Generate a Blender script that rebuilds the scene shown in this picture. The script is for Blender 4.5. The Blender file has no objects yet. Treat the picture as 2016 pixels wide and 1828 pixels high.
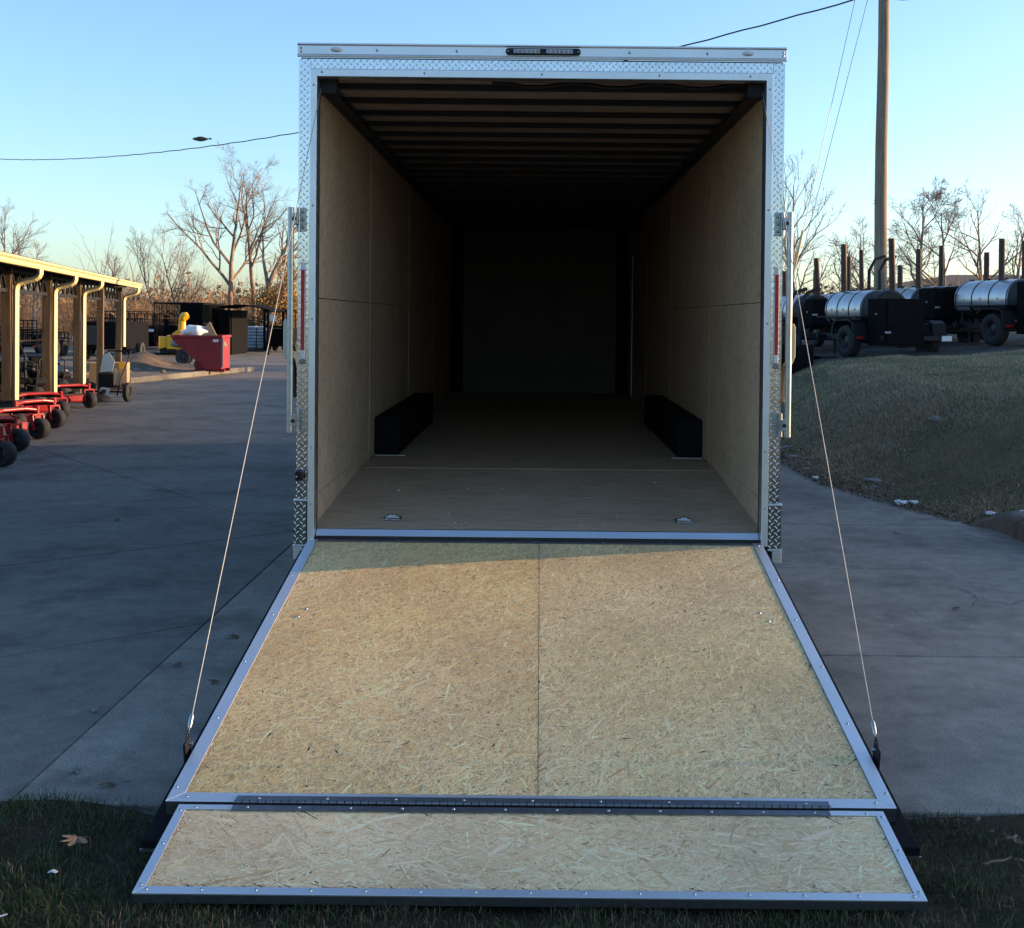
import bpy, math, random
import numpy as np
from mathutils import Vector, Matrix, noise as mnoise

R = math.radians
scene = bpy.context.scene
col = scene.collection

# ------------------------------------------------------------------ camera
EYE = 1.715
cam_d = bpy.data.cameras.new('camera')
cam = bpy.data.objects.new('camera', cam_d)
col.objects.link(cam)
cam.matrix_world = Matrix.Translation((0, 0, EYE)) @ Matrix.Rotation(R(89.2), 4, 'X') @ Matrix.Rotation(R(0.57), 4, 'Z')
cam_d.sensor_width = 36.0
cam_d.lens = 36.0 * 2251 / 2016
cam_d.shift_x = (1008 - 1062) / 2016
cam_d.shift_y = -(914 - 659) / 2016
cam_d.clip_start = 0.05
cam_d.clip_end = 3000
scene.camera = cam

# ------------------------------------------------------------------ light
SUN_EL, SUN_AZ = 11.0, 80.0          # azimuth clockwise from +Y
world = bpy.data.worlds.new('World')
scene.world = world
world.use_nodes = True
wn = world.node_tree
for n in list(wn.nodes):
    wn.nodes.remove(n)
sky = wn.nodes.new('ShaderNodeTexSky')
sky.sky_type = 'NISHITA'
sky.sun_disc = False
sky.sun_elevation = R(SUN_EL)
sky.sun_rotation = R(SUN_AZ)
sky.altitude = 200
sky.air_density = 1.0
sky.dust_density = 1.25
sky.ozone_density = 3.1
bg = wn.nodes.new('ShaderNodeBackground')
bg.inputs[1].default_value = 0.15
wo = wn.nodes.new('ShaderNodeOutputWorld')
wn.links.new(sky.outputs[0], bg.inputs[0])
wn.links.new(bg.outputs[0], wo.inputs[0])
sdir = Vector((math.sin(R(SUN_AZ)) * math.cos(R(SUN_EL)), math.cos(R(SUN_AZ)) * math.cos(R(SUN_EL)), math.sin(R(SUN_EL))))
sun_d = bpy.data.lights.new('sun', 'SUN')
sun_d.energy = 4.6
sun_d.angle = R(0.5)
sun_d.color = (1.0, 0.66, 0.36)
sun = bpy.data.objects.new('sun', sun_d)
col.objects.link(sun)
sun.rotation_euler = sdir.to_track_quat('Z', 'Y').to_euler()
sun.location = (30, 20, 30)

scene.view_settings.view_transform = 'Standard'
scene.view_settings.look = 'None'
scene.view_settings.exposure = 1.32
scene.view_settings.gamma = 1.0
scene.view_settings.use_curve_mapping = False
scene.cycles.max_bounces = 8
scene.cycles.diffuse_bounces = 7
scene.cycles.use_denoising = True

# ------------------------------------------------------------------ helpers
def smooth(t):
    t = max(0.0, min(1.0, t))
    return t * t * (3 - 2 * t)

def lerp_tab(tab, y):
    if y <= tab[0][0]:
        return tab[0][1]
    for (a, va), (b, vb) in zip(tab, tab[1:]):
        if y <= b:
            return va + (vb - va) * (y - a) / (b - a)
    return tab[-1][1]

def tag(o, label=None, cat=None, group=None, kind=None):
    if label: o['label'] = label
    if cat: o['category'] = cat
    if group: o['group'] = group
    if kind: o['kind'] = kind
    return o

def empty(name, loc, rz=0.0, label=None, cat=None, group=None):
    o = bpy.data.objects.new(name, None)
    o.empty_display_size = 0.2
    col.objects.link(o)
    o.location = loc
    o.rotation_euler = (0, 0, rz)
    return tag(o, label, cat, group)

class MB:
    def __init__(self):
        self.v = []; self.f = []
    def add(self, vs, fs):
        n = len(self.v)
        self.v.extend([tuple(p) for p in vs])
        self.f.extend([tuple(i + n for i in f) for f in fs])
        return self
    def box(self, x0, x1, y0, y1, z0, z1, m=None):
        vs = [(x0,y0,z0),(x1,y0,z0),(x1,y1,z0),(x0,y1,z0),(x0,y0,z1),(x1,y0,z1),(x1,y1,z1),(x0,y1,z1)]
        if m: vs = [tuple(m @ Vector(p)) for p in vs]
        return self.add(vs, [(0,3,2,1),(4,5,6,7),(0,1,5,4),(1,2,6,5),(2,3,7,6),(3,0,4,7)])
    def bar(self, a, b, w, h, up=(0,0,1)):
        a, b = Vector(a), Vector(b)
        d = (b - a); L = d.length; d.normalize()
        s = d.cross(Vector(up))
        if s.length < 1e-4: s = d.cross(Vector((1,0,0)))
        s.normalize(); u = s.cross(d)
        vs = []
        for p in (a, b):
            for i, j in ((-1,-1),(1,-1),(1,1),(-1,1)):
                vs.append(tuple(p + s*(i*w/2) + u*(j*h/2)))
        return self.add(vs, [(0,3,2,1),(4,5,6,7),(0,1,5,4),(1,2,6,5),(2,3,7,6),(3,0,4,7)])
    def tube(self, pts, rs, n=8, caps=True):
        pts = [Vector(p) for p in pts]
        if not isinstance(rs, (list, tuple)): rs = [rs]*len(pts)
        vs = []; fs = []
        prev = None
        for i, p in enumerate(pts):
            a = pts[max(i-1,0)]; b = pts[min(i+1,len(pts)-1)]
            d = (b-a).normalized()
            if prev is None:
                s = d.cross(Vector((0,0,1)))
                if s.length < 1e-3: s = d.cross(Vector((1,0,0)))
            else:
                s = prev - d*prev.dot(d)
            s.normalize(); prev = s
            u = d.cross(s)
            for k in range(n):
                t = 2*math.pi*k/n
                vs.append(tuple(p + s*(math.cos(t)*rs[i]) + u*(math.sin(t)*rs[i])))
        for i in range(len(pts)-1):
            for k in range(n):
                k2 = (k+1)%n
                fs.append((i*n+k, i*n+k2, (i+1)*n+k2, (i+1)*n+k))
        if caps:
            fs.append(tuple(range(n-1,-1,-1)))
            fs.append(tuple(range((len(pts)-1)*n, len(pts)*n)))
        return self.add(vs, fs)
    def prism(self, poly, ext):
        ext = Vector(ext); n = len(poly)
        vs = [tuple(p) for p in poly] + [tuple(Vector(p)+ext) for p in poly]
        fs = [tuple(range(n-1,-1,-1)), tuple(range(n,2*n))]
        for i in range(n):
            j=(i+1)%n
            fs.append((i,j,n+j,n+i))
        return self.add(vs, fs)
    def lathe(self, prof, axis='x', c=(0,0,0), n=24, a0=0.0, a1=2*math.pi):
        full = abs(a1-a0-2*math.pi) < 1e-6
        m = n if full else n+1
        vs=[]; fs=[]
        for k in range(m):
            t = a0+(a1-a0)*k/n
            ct, st = math.cos(t), math.sin(t)
            for (h, r) in prof:
                if axis=='x': p=(c[0]+h, c[1]+r*ct, c[2]+r*st)
                elif axis=='y': p=(c[0]+r*ct, c[1]+h, c[2]+r*st)
                else: p=(c[0]+r*ct, c[1]+r*st, c[2]+h)
                vs.append(p)
        q=len(prof)
        for k in range(n):
            k2=(k+1)%m
            for i in range(q-1):
                fs.append((k*q+i, k*q+i+1, k2*q+i+1, k2*q+i))
        return self.add(vs, fs)
    def build(self, name, mat, parent=None, smooth_deg=None, bevel=0.0, loc=None, rot=None, seg=2):
        me = bpy.data.meshes.new(name)
        me.from_pydata(self.v, [], self.f)
        me.validate()
        fix_normals(me)
        o = bpy.data.objects.new(name, me)
        col.objects.link(o)
        if mat: me.materials.append(mat)
        if parent: o.parent = parent
        if loc: o.location = loc
        if rot: o.rotation_euler = rot
        if smooth_deg is not None:
            me.shade_smooth()
            me.set_sharp_from_angle(angle=R(smooth_deg))
        if bevel > 0:
            b = o.modifiers.new('bevel', 'BEVEL')
            b.width = bevel; b.segments = seg; b.limit_method = 'ANGLE'; b.angle_limit = R(40)
            b.use_clamp_overlap = True
        return o

import bmesh
def fix_normals(me):
    if len(me.polygons) > 60000: return
    bm = bmesh.new(); bm.from_mesh(me)
    bmesh.ops.recalc_face_normals(bm, faces=bm.faces)
    bm.to_mesh(me); bm.free()

def fast_mesh(name, V, F, mat, parent=None, colors=None, smooth_on=False):
    """V (n,3) float, F (m,k) int; colors per vertex (n,3)."""
    me = bpy.data.meshes.new(name)
    V = np.asarray(V, dtype=np.float32); F = np.asarray(F, dtype=np.int32)
    m, k = F.shape
    me.vertices.add(len(V)); me.vertices.foreach_set('co', V.ravel())
    me.loops.add(m*k); me.loops.foreach_set('vertex_index', F.ravel())
    me.polygons.add(m)
    me.polygons.foreach_set('loop_start', np.arange(0, m*k, k, dtype=np.int32))
    me.polygons.foreach_set('loop_total', np.full(m, k, dtype=np.int32))
    me.update(calc_edges=True)
    if colors is not None:
        at = me.attributes.new('tint', 'FLOAT_COLOR', 'POINT')
        c = np.ones((len(V),4), dtype=np.float32); c[:,:3] = colors
        at.data.foreach_set('color', c.ravel())
    if smooth_on: me.shade_smooth()
    o = bpy.data.objects.new(name, me)
    col.objects.link(o)
    me.materials.append(mat)
    if parent: o.parent = parent
    return o

def copy_tree(o, parent=None):
    c = o.copy(); col.objects.link(c); c.parent = parent
    for ch in list(o.children):
        copy_tree(ch, c)
    return c

def part_copy(proto, parent, loc, rot=None, scale=None):
    c = proto.copy(); col.objects.link(c); c.parent = parent; c.location = loc
    if rot: c.rotation_euler = rot
    if scale: c.scale = scale
    return c

# ------------------------------------------------------------------ materials
def mk(name):
    m = bpy.data.materials.new(name); m.use_nodes = True
    nt = m.node_tree
    return m, nt, nt.nodes['Principled BSDF']

def N(nt, typ, **kw):
    n = nt.nodes.new(typ)
    for k, v in kw.items(): setattr(n, k, v)
    return n

def ramp(nt, fac, stops):
    r = N(nt, 'ShaderNodeValToRGB')
    el = r.color_ramp.elements
    while len(el) < len(stops): el.new(0.5)
    for e, (p, c) in zip(el, stops):
        e.position = p; e.color = (c[0], c[1], c[2], 1)
    nt.links.new(fac, r.inputs[0])
    return r.outputs[0]

def mix(nt, a, b, fac, typ='MIX'):
    m = N(nt, 'ShaderNodeMix', data_type='RGBA', blend_type=typ)
    for sock, val in ((m.inputs[0], fac), (m.inputs[6], a), (m.inputs[7], b)):
        if hasattr(val, 'is_output'): nt.links.new(val, sock)
        elif isinstance(val, (int, float)): sock.default_value = val
        else: sock.default_value = (val[0], val[1], val[2], 1)
    return m.outputs[2]

def noise_tex(nt, scale, detail=4, rough=0.55, vec=None, stretch=None, coord='Object'):
    tc = N(nt, 'ShaderNodeTexCoord')
    src = tc.outputs[coord]
    if stretch:
        mp = N(nt, 'ShaderNodeMapping'); mp.inputs['Scale'].default_value = stretch
        nt.links.new(src, mp.inputs[0]); src = mp.outputs[0]
    n = N(nt, 'ShaderNodeTexNoise')
    n.inputs['Scale'].default_value = scale; n.inputs['Detail'].default_value = detail
    n.inputs['Roughness'].default_value = rough
    nt.links.new(src, n.inputs['Vector'])
    return n.outputs['Fac']

def bump(nt, bsdf, h, strength, dist=0.01):
    b = N(nt, 'ShaderNodeBump'); b.inputs['Strength'].default_value = strength
    b.inputs['Distance'].default_value = dist
    nt.links.new(h, b.inputs['Height']); nt.links.new(b.outputs[0], bsdf.inputs['Normal'])

def simple(name, c, rough=0.6, metal=0.0, var=0.2, scale=6.0, bump_s=0.0, bscale=60.0, stretch=None, rvar=0.1, spec=None, c2=None):
    m, nt, b = mk(name)
    f = noise_tex(nt, scale, 5, 0.6, stretch=stretch)
    lo = tuple(x*(1-var) for x in c); hi = c2 if c2 else tuple(min(1, x*(1+var)) for x in c)
    nt.links.new(ramp(nt, f, [(0.28, lo), (0.72, hi)]), b.inputs['Base Color'])
    rr = N(nt, 'ShaderNodeMapRange'); rr.inputs[3].default_value = max(0.02, rough-rvar); rr.inputs[4].default_value = min(1, rough+rvar)
    nt.links.new(noise_tex(nt, scale*2.7, 3), rr.inputs[0]); nt.links.new(rr.outputs[0], b.inputs['Roughness'])
    b.inputs['Metallic'].default_value = metal
    if spec is not None: b.inputs['Specular IOR Level'].default_value = spec
    if bump_s: bump(nt, b, noise_tex(nt, bscale, 4, 0.6, stretch=stretch), bump_s)
    return m

def tinted(name, rough=0.8, nscale=200, namp=0.25, stretch=None, sheen=None, translucent=0.0):
    m, nt, b = mk(name)
    at = N(nt, 'ShaderNodeAttribute', attribute_name='tint')
    f = noise_tex(nt, nscale, 3, 0.6, stretch=stretch)
    g = ramp(nt, f, [(0.3, (1-namp,)*3), (0.7, (1+namp*0.4,)*3)])
    nt.links.new(mix(nt, at.outputs['Color'], g, 1.0, 'MULTIPLY'), b.inputs['Base Color'])
    b.inputs['Roughness'].default_value = rough
    b.inputs['Specular IOR Level'].default_value = 0.25
    return m

MAT = {}
MAT['alu'] = simple('brushed_aluminium', (0.70, 0.72, 0.75), 0.38, 1.0, 0.06, 3, 0.05, 300, rvar=0.08)
MAT['alu_ramp'] = simple('satin_aluminium', (0.74, 0.76, 0.80), 0.50, 1.0, 0.05, 2, 0.0, rvar=0.06)
MAT['plate'] = simple('polished_tread_plate', (0.70, 0.71, 0.73), 0.15, 1.0, 0.08, 4, 0.10, 25, rvar=0.05)
MAT['zinc'] = simple('zinc_steel', (0.36, 0.38, 0.39), 0.38, 1.0, 0.15, 30, rvar=0.12)
MAT['black_gloss'] = simple('black_gloss_paint', (0.012, 0.013, 0.016), 0.22, 0, 0.3, 5, spec=0.5)
MAT['black_satin'] = simple('black_satin_paint', (0.015, 0.016, 0.019), 0.6, 0, 0.3, 7, spec=0.25)
MAT['black_matte'] = simple('black_matte_steel', (0.007, 0.007, 0.008), 0.85, 0, 0.3, 7, spec=0.06)
MAT['rubber'] = simple('black_rubber', (0.016, 0.016, 0.017), 0.75, 0, 0.35, 14, 0.15, 90)
MAT['felt'] = simple('black_felt', (0.010, 0.010, 0.012), 0.9, 0, 0.3, 40, spec=0.12)
MAT['bow'] = simple('dark_painted_steel', (0.016, 0.019, 0.030), 0.55, 0, 0.3, 9)
MAT['red_lens'] = simple('red_lens', (0.42, 0.012, 0.022), 0.18, 0, 0.25, 60, 0.25, 300)
MAT['clear_lens'] = simple('clear_lens', (0.62, 0.64, 0.68), 0.15, 0, 0.15, 60, 0.2, 250)
MAT['cable'] = simple('galvanised_cable', (0.36, 0.35, 0.34), 0.5, 0.5, 0.2, 200)
MAT['hinge'] = simple('dark_piano_hinge', (0.20, 0.21, 0.23), 0.40, 0.9, 0.2, 30)
MAT['tyre'] = simple('tyre_rubber', (0.020, 0.020, 0.021), 0.8, 0, 0.4, 12, 0.2, 60)
MAT['rim'] = simple('painted_rim', (0.03, 0.03, 0.033), 0.45, 0.2, 0.3, 10)
MAT['silver_drum'] = simple('silver_painted_drum', (0.52, 0.53, 0.55), 0.33, 0.75, 0.10, 4, 0.03, 20)
MAT['rust_pipe'] = simple('rust_brown_pipe', (0.060, 0.030, 0.022), 0.6, 0.2, 0.5, 9)
MAT['post_wood'] = simple('weathered_post', (0.12, 0.075, 0.040), 0.85, 0, 0.45, 5, 0.3, 30, stretch=(6, 6, 0.5))
MAT['pole_wood'] = simple('utility_pole_wood', (0.24, 0.185, 0.135), 0.9, 0, 0.4, 4, 0.4, 25, stretch=(8, 8, 0.4))
MAT['gutter'] = simple('cream_gutter', (0.66, 0.52, 0.27), 0.5, 0, 0.08, 2)
MAT['roof_under'] = simple('dark_roof_metal', (0.045, 0.042, 0.04), 0.7, 0, 0.3, 3)
MAT['mower_red'] = simple('mower_red_paint', (0.33, 0.012, 0.016), 0.35, 0, 0.2, 8)
MAT['seat'] = simple('black_vinyl', (0.02, 0.02, 0.021), 0.5, 0, 0.3, 10)
MAT['dump_red'] = simple('hopper_red_paint', (0.24, 0.014, 0.020), 0.55, 0, 0.25, 3, 0.1, 20)
MAT['card'] = simple('cardboard', (0.40, 0.26, 0.14), 0.85, 0, 0.12, 5)
MAT['white_plastic'] = simple('white_plastic', (0.70, 0.71, 0.73), 0.5, 0, 0.1, 9)
MAT['yellow'] = simple('machine_yellow', (0.72, 0.36, 0.012), 0.35, 0, 0.12, 6)
MAT['paper'] = simple('white_paper', (0.76, 0.76, 0.76), 0.7, 0, 0.05, 12)
MAT['bark'] = simple('grey_brown_bark', (0.21, 0.155, 0.115), 0.9, 0, 0.45, 3, 0.3, 20)
MAT['twig'] = simple('brown_twig', (0.22, 0.165, 0.125), 0.9, 0, 0.35, 2)
MAT['brush'] = simple('tan_brush', (0.230, 0.140, 0.075), 0.9, 0, 0.45, 0.4)
MAT['brick'] = simple('brown_brick', (0.14, 0.085, 0.060), 0.9, 0, 0.3, 3)
MAT['shingle'] = simple('dark_shingle', (0.075, 0.062, 0.056), 0.9, 0, 0.3, 4)
MAT['wire'] = simple('black_wire', (0.012, 0.014, 0.016), 0.6, 0, 0.2, 4)
MAT['bird'] = simple('brown_plumage', (0.09, 0.075, 0.065), 0.8, 0, 0.5, 14)
MAT['rock'] = simple('grey_rock', (0.20, 0.19, 0.175), 0.9, 0, 0.4, 9, 0.5, 25)
MAT['dirt'] = simple('brown_dirt', (0.12, 0.085, 0.058), 0.95, 0, 0.45, 3, 0.8, 12)
MAT['leaf_dry'] = simple('dry_leaf', (0.18, 0.118, 0.085), 0.85, 0, 0.35, 30)
MAT['bag_white'] = simple('wrapped_bags', (0.42, 0.44, 0.47), 0.45, 0, 0.3, 3)

def concrete_mat(name, base, warm):
    m, nt, b = mk(name)
    big = noise_tex(nt, 0.55, 5, 0.6)
    c = ramp(nt, big, [(0.30, tuple(x*0.70 for x in base)), (0.52, base), (0.75, warm)])
    stain = noise_tex(nt, 1.3, 7, 0.72)
    c = mix(nt, c, ramp(nt, stain, [(0.34, (0.50, 0.50, 0.52)), (0.50, (0.98, 0.98, 0.98)), (0.70, (1.18, 1.16, 1.12))]), 0.85, 'MULTIPLY')
    scuff = noise_tex(nt, 3.2, 8, 0.8, stretch=(1.0, 0.45, 1))
    c = mix(nt, c, ramp(nt, scuff, [(0.56, (1, 1, 1)), (0.68, (1.55, 1.53, 1.5))]), 0.6, 'MULTIPLY')
    blot = noise_tex(nt, 8.0, 5, 0.65)
    c = mix(nt, c, ramp(nt, blot, [(0.30, (0.72, 0.71, 0.70)), (0.55, (1, 1, 1)), (0.78, (1.22, 1.2, 1.16))]), 0.8, 'MULTIPLY')
    spot = noise_tex(nt, 21.0, 3, 0.5)
    c = mix(nt, c, ramp(nt, spot, [(0.22, (0.35, 0.34, 0.33)), (0.29, (1, 1, 1))]), 0.9, 'MULTIPLY')
    tc = N(nt, 'ShaderNodeTexCoord'); wv = N(nt, 'ShaderNodeTexNoise'); wv.inputs['Scale'].default_value = 1.6; wv.inputs['Detail'].default_value = 6
    nt.links.new(tc.outputs['Object'], wv.inputs['Vector'])
    wob = N(nt, 'ShaderNodeMix', data_type='RGBA', blend_type='LINEAR_LIGHT'); wob.inputs[0].default_value = 0.35
    nt.links.new(tc.outputs['Object'], wob.inputs[6]); nt.links.new(wv.outputs['Color'], wob.inputs[7])
    vo = N(nt, 'ShaderNodeTexVoronoi', feature='DISTANCE_TO_EDGE'); vo.inputs['Scale'].default_value = 0.33
    nt.links.new(wob.outputs[2], vo.inputs['Vector'])
    crk = ramp(nt, vo.outputs['Distance'], [(0.0, (0.5, 0.5, 0.5)), (0.0018, (1, 1, 1))])
    msk = ramp(nt, noise_tex(nt, 0.45, 2, 0.5), [(0.58, (0, 0, 0)), (0.64, (1, 1, 1))])
    c = mix(nt, c, mix(nt, c, crk, 1.0, 'MULTIPLY'), msk)
    grit = noise_tex(nt, 130, 3, 0.7)
    c = mix(nt, c, ramp(nt, grit, [(0.32, (0.55, 0.55, 0.55)), (0.5, (1, 1, 1)), (0.72, (1.45, 1.42, 1.38))]), 0.95, 'MULTIPLY')
    nt.links.new(c, b.inputs['Base Color'])
    b.inputs['Roughness'].default_value = 0.86
    b.inputs['Specular IOR Level'].default_value = 0.3
    bump(nt, b, grit, 0.35, 0.004)
    return m
MAT['concrete'] = concrete_mat('worn_concrete', (0.158, 0.149, 0.138), (0.205, 0.190, 0.172))
MAT['concrete_old'] = concrete_mat('older_gritty_concrete', (0.235, 0.218, 0.192), (0.30, 0.275, 0.24))
MAT['kerb'] = concrete_mat('kerb_concrete', (0.17, 0.155, 0.135), (0.22, 0.195, 0.165))

def soil_mat(name, c0, c1, c2, scale=2.0):
    m, nt, b = mk(name)
    f = noise_tex(nt, scale, 6, 0.68)
    c = ramp(nt, f, [(0.3, c0), (0.5, c1), (0.72, c2)])
    g = noise_tex(nt, 55, 4, 0.7)
    c = mix(nt, c, ramp(nt, g, [(0.3, (0.5, 0.5, 0.5)), (0.55, (1, 1, 1)), (0.75, (1.4, 1.35, 1.25))]), 0.8, 'MULTIPLY')
    nt.links.new(c, b.inputs['Base Color'])
    b.inputs['Roughness'].default_value = 0.95
    b.inputs['Specular IOR Level'].default_value = 0.15
    bump(nt, b, g, 0.8, 0.02)
    return m
MAT['soil'] = soil_mat('lawn_soil', (0.022, 0.020, 0.014), (0.040, 0.036, 0.020), (0.062, 0.046, 0.028), 3)
MAT['bank_soil'] = soil_mat('bank_thatch', (0.085, 0.085, 0.045), (0.17, 0.145, 0.085), (0.26, 0.205, 0.125), 0.9)
MAT['gravel'] = soil_mat('dark_gravel', (0.045, 0.042, 0.038), (0.085, 0.078, 0.070), (0.14, 0.128, 0.115), 3.0)
MAT['field'] = soil_mat('dry_field', (0.07, 0.062, 0.038), (0.11, 0.092, 0.055), (0.16, 0.13, 0.08), 0.15)

# ---------------------------------------------------------------- terrain functions
EDGE = [(-30, 4.3), (6, 3.9), (9.5, 3.85), (9.72, 3.62), (10.6, 3.28), (12.0, 2.93), (14, 2.89), (60, 2.9), (90, 3.2)]
def edge_x(y): return lerp_tab(EDGE, y)
def bank_z(x, y):
    t = x - edge_x(y)
    if t <= 0: return -0.05
    z = -0.03 + 0.865*smooth(t/2.7) + 0.075*max(0, min(t, 7)-1.2) + 0.03*max(0, t-7)
    z *= smooth((y - 1.0)/9.0)*0.75 + 0.25
    z += 0.05*mnoise.noise(Vector((x*0.7, y*0.7, 3)))*smooth(t/1.0) + 0.02*mnoise.noise(Vector((x*2.3, y*2.3, 8)))*smooth(t/0.5)
    return z

# ground: one sheet to the horizon
g = MB(); S = 900
g.add([(-S,-S,-0.09),(S,-S,-0.09),(S,S,-0.09),(-S,S,-0.09)], [(0,1,2,3)])
tag(g.build('ground', MAT['field']), kind='structure', label='dry field ground reaching to the horizon')

# bank terrain (grid)
def grid_mesh(name, xs, ys, zf, mat):
    V = []; F = []
    for y in ys:
        for x in xs: V.append((x, y, zf(x, y)))
    nx = len(xs)
    for j in range(len(ys)-1):
        for i in range(nx-1):
            F.append((j*nx+i, j*nx+i+1, (j+1)*nx+i+1, (j+1)*nx+i))
    return fast_mesh(name, V, F, mat, smooth_on=True)
def steps(*segs):
    out = []
    for a, b, s in segs:
        n = max(1, int(round((b-a)/s)))
        out += [a+(b-a)*k/n for k in range(n)]
    out.append(segs[-1][1]); return out
bank = grid_mesh('grass_bank', steps((2.6, 7, 0.12), (7, 13, 0.3), (13, 40, 1.0), (40, 70, 5)),
                 steps((-30, 3, 2.0), (3, 8, 0.4), (8, 16, 0.16), (16, 26, 0.3), (26, 70, 1.2)), bank_z, MAT['bank_soil'])
tag(bank, kind='structure', label='grassy bank rising beside the concrete lot')

# unseen hill added far to the right, crest shaped to block the low sun
def shade_hill_z(s_, p_):
    h0 = lerp_tab([(2.6, 1.1), (4.3, 0.12), (7.0, 0.12), (9.5, 0.85)], p_)
    top = (34.99+h0)*smooth((p_+16)/14.0)*(1-smooth((p_-32.0)/6.0)*0.25)*(1-smooth((p_-40)/25.0))
    return top*math.exp(-((s_-180)/30.0)**2) - 0.6*(1-math.exp(-((s_-180)/30.0)**2))
V = []; F = []; hs = [110+5*i for i in range(29)]; hp = [-18+2*i for i in range(9)] + [0.5+0.5*i for i in range(24)] + [13+2*i for i in range(28)]
for p_ in hp:
    for s_ in hs:
        V.append((0.985*s_-0.174*p_, 0.174*s_+0.985*p_, shade_hill_z(s_, p_)))
for j in range(len(hp)-1):
    for i in range(len(hs)-1):
        F.append((j*len(hs)+i, j*len(hs)+i+1, (j+1)*len(hs)+i+1, (j+1)*len(hs)+i))
tag(fast_mesh('shade_hill', V, F, MAT['field'], smooth_on=True), kind='structure', label='hill added out of view on the right to block the low sun')

# gravel plateau where the smokers stand
def gravel_front(x): return 21.5 + 0.0*x + 0.35*math.sin(x*1.3) - 0.05*(x-5)
V = []; F = []
xs = [3.9 + i*0.3 for i in range(42)]; ys = [i/26.0 for i in range(27)]
for yy in ys:
    for x in xs:
        y = gravel_front(x) + yy*(34 - gravel_front(x))
        V.append((x, y, bank_z(x, y) + (0.012 if yy > 0 else -0.03) + 0.008*mnoise.noise(Vector((x*5, y*5, 0)))))
for j in range(26):
    for i in range(41):
        F.append((j*42+i, j*42+i+1, (j+1)*42+i+1, (j+1)*42+i))
tag(fast_mesh('gravel_pad', V, F, MAT['gravel'], smooth_on=True), kind='structure', label='dark gravel pad behind the grass bank')

# front lawn strip
def lawn_edge(x): return 3.95 + 0.05*math.sin(x*2.1) + 0.03*math.sin(x*7.3+1) + (0.10*smooth((x-1.6)/0.6))
def lawn_z(x, y):
    z = -0.012 + 0.02*mnoise.noise(Vector((x*2.2, y*2.2, 1))) + 0.010*mnoise.noise(Vector((x*7, y*7, 5)))
    if y > 3.75: z = z*(1-smooth((y-3.75)/0.2)) + 0.006*smooth((y-3.75)/0.2)
    if abs(x) < 1.35 and y > 3.2: z = min(z, -0.01)
    return z
V = []; F = []; xs = [-6 + i*0.1 for i in range(121)]; n = 45
for j in range(n+1):
    for x in xs:
        y = -0.5 + (lawn_edge(x)+0.5)*(j/n)**0.6
        V.append((x, y, lawn_z(x, y)))
for j in range(n):
    for i in range(120):
        F.append((j*121+i, j*121+i+1, (j+1)*121+i+1, (j+1)*121+i))
tag(fast_mesh('lawn', V, F, MAT['soil'], smooth_on=True), kind='structure', label='lawn strip at the edge of the concrete')

# concrete lot : bed + slabs
g = MB(); zb = -0.018
bed = [(-60, 3.9), (3.4, 3.9)] 
def bed_right(): 
    pts = [(edge_x(y)+0.25, y) for y in (3.9, 6, 9.4, 9.75, 10.3, 11, 12, 14, 30, 60, 90)]
    return pts
poly = [(-60, 3.9)] + bed_right() + [(-60, 90)]
g.add([(x, y, zb) for x, y in poly], [tuple(range(len(poly)))])
lot = g.build('concrete_lot', MAT['concrete'])
tag(lot, kind='structure', label='concrete lot with open joints around the trailer')

def clip(poly, a, b, c):        # keep a*x+b*y <= c
    out = []
    for i in range(len(poly)):
        p, q = poly[i], poly[(i+1) % len(poly)]
        dp, dq = a*p[0]+b*p[1]-c, a*q[0]+b*q[1]-c
        if dp <= 0: out.append(p)
        if dp*dq < 0:
            t = dp/(dp-dq); out.append((p[0]+(q[0]-p[0])*t, p[1]+(q[1]-p[1])*t))
    return out
def area(p): return abs(sum(p[i][0]*p[(i+1)%len(p)][1]-p[(i+1)%len(p)][0]*p[i][1] for i in range(len(p))))/2
def slab(poly, mat, z=0.0):
    poly = [p for i, p in enumerate(poly) if (Vector(p)-Vector(poly[i-1])).length > 0.01]
    if len(poly) < 3 or area(poly) < 0.05: return
    if sum(poly[i][0]*poly[(i+1)%len(poly)][1]-poly[(i+1)%len(poly)][0]*poly[i][1] for i in range(len(poly))) < 0: poly = poly[::-1]
    cx = sum(p[0] for p in poly)/len(poly); cy = sum(p[1] for p in poly)/len(poly)
    b = MB(); n = len(poly)
    ins = []
    for i in range(n):
        p = Vector(poly[i]); e1 = (p-Vector(poly[i-1])).normalized(); e2 = (Vector(poly[(i+1)%n])-p).normalized()
        n1 = Vector((-e1.y, e1.x)); n2 = Vector((-e2.y, e2.x)); nn = (n1+n2)
        if nn.length < 1e-3: nn = n1
        nn.normalize(); ins.append(p + nn*0.006)
    vs = [(p[0], p[1], zb-0.01) for p in poly] + [(p[0], p[1], z-0.005) for p in poly] + [(p.x, p.y, z) for p in ins]
    fs = [tuple(range(2*n, 3*n))]
    for i in range(n):
        j = (i+1) % n
        fs += [(i, j, n+j, n+i), (n+i, n+j, 2*n+j, 2*n+i)]
    b.add(vs, fs)
    b.build('slab', mat, lot)
rs = random.Random(4)
ux, uy = 0.777, 0.629
JG = 0.007
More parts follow.
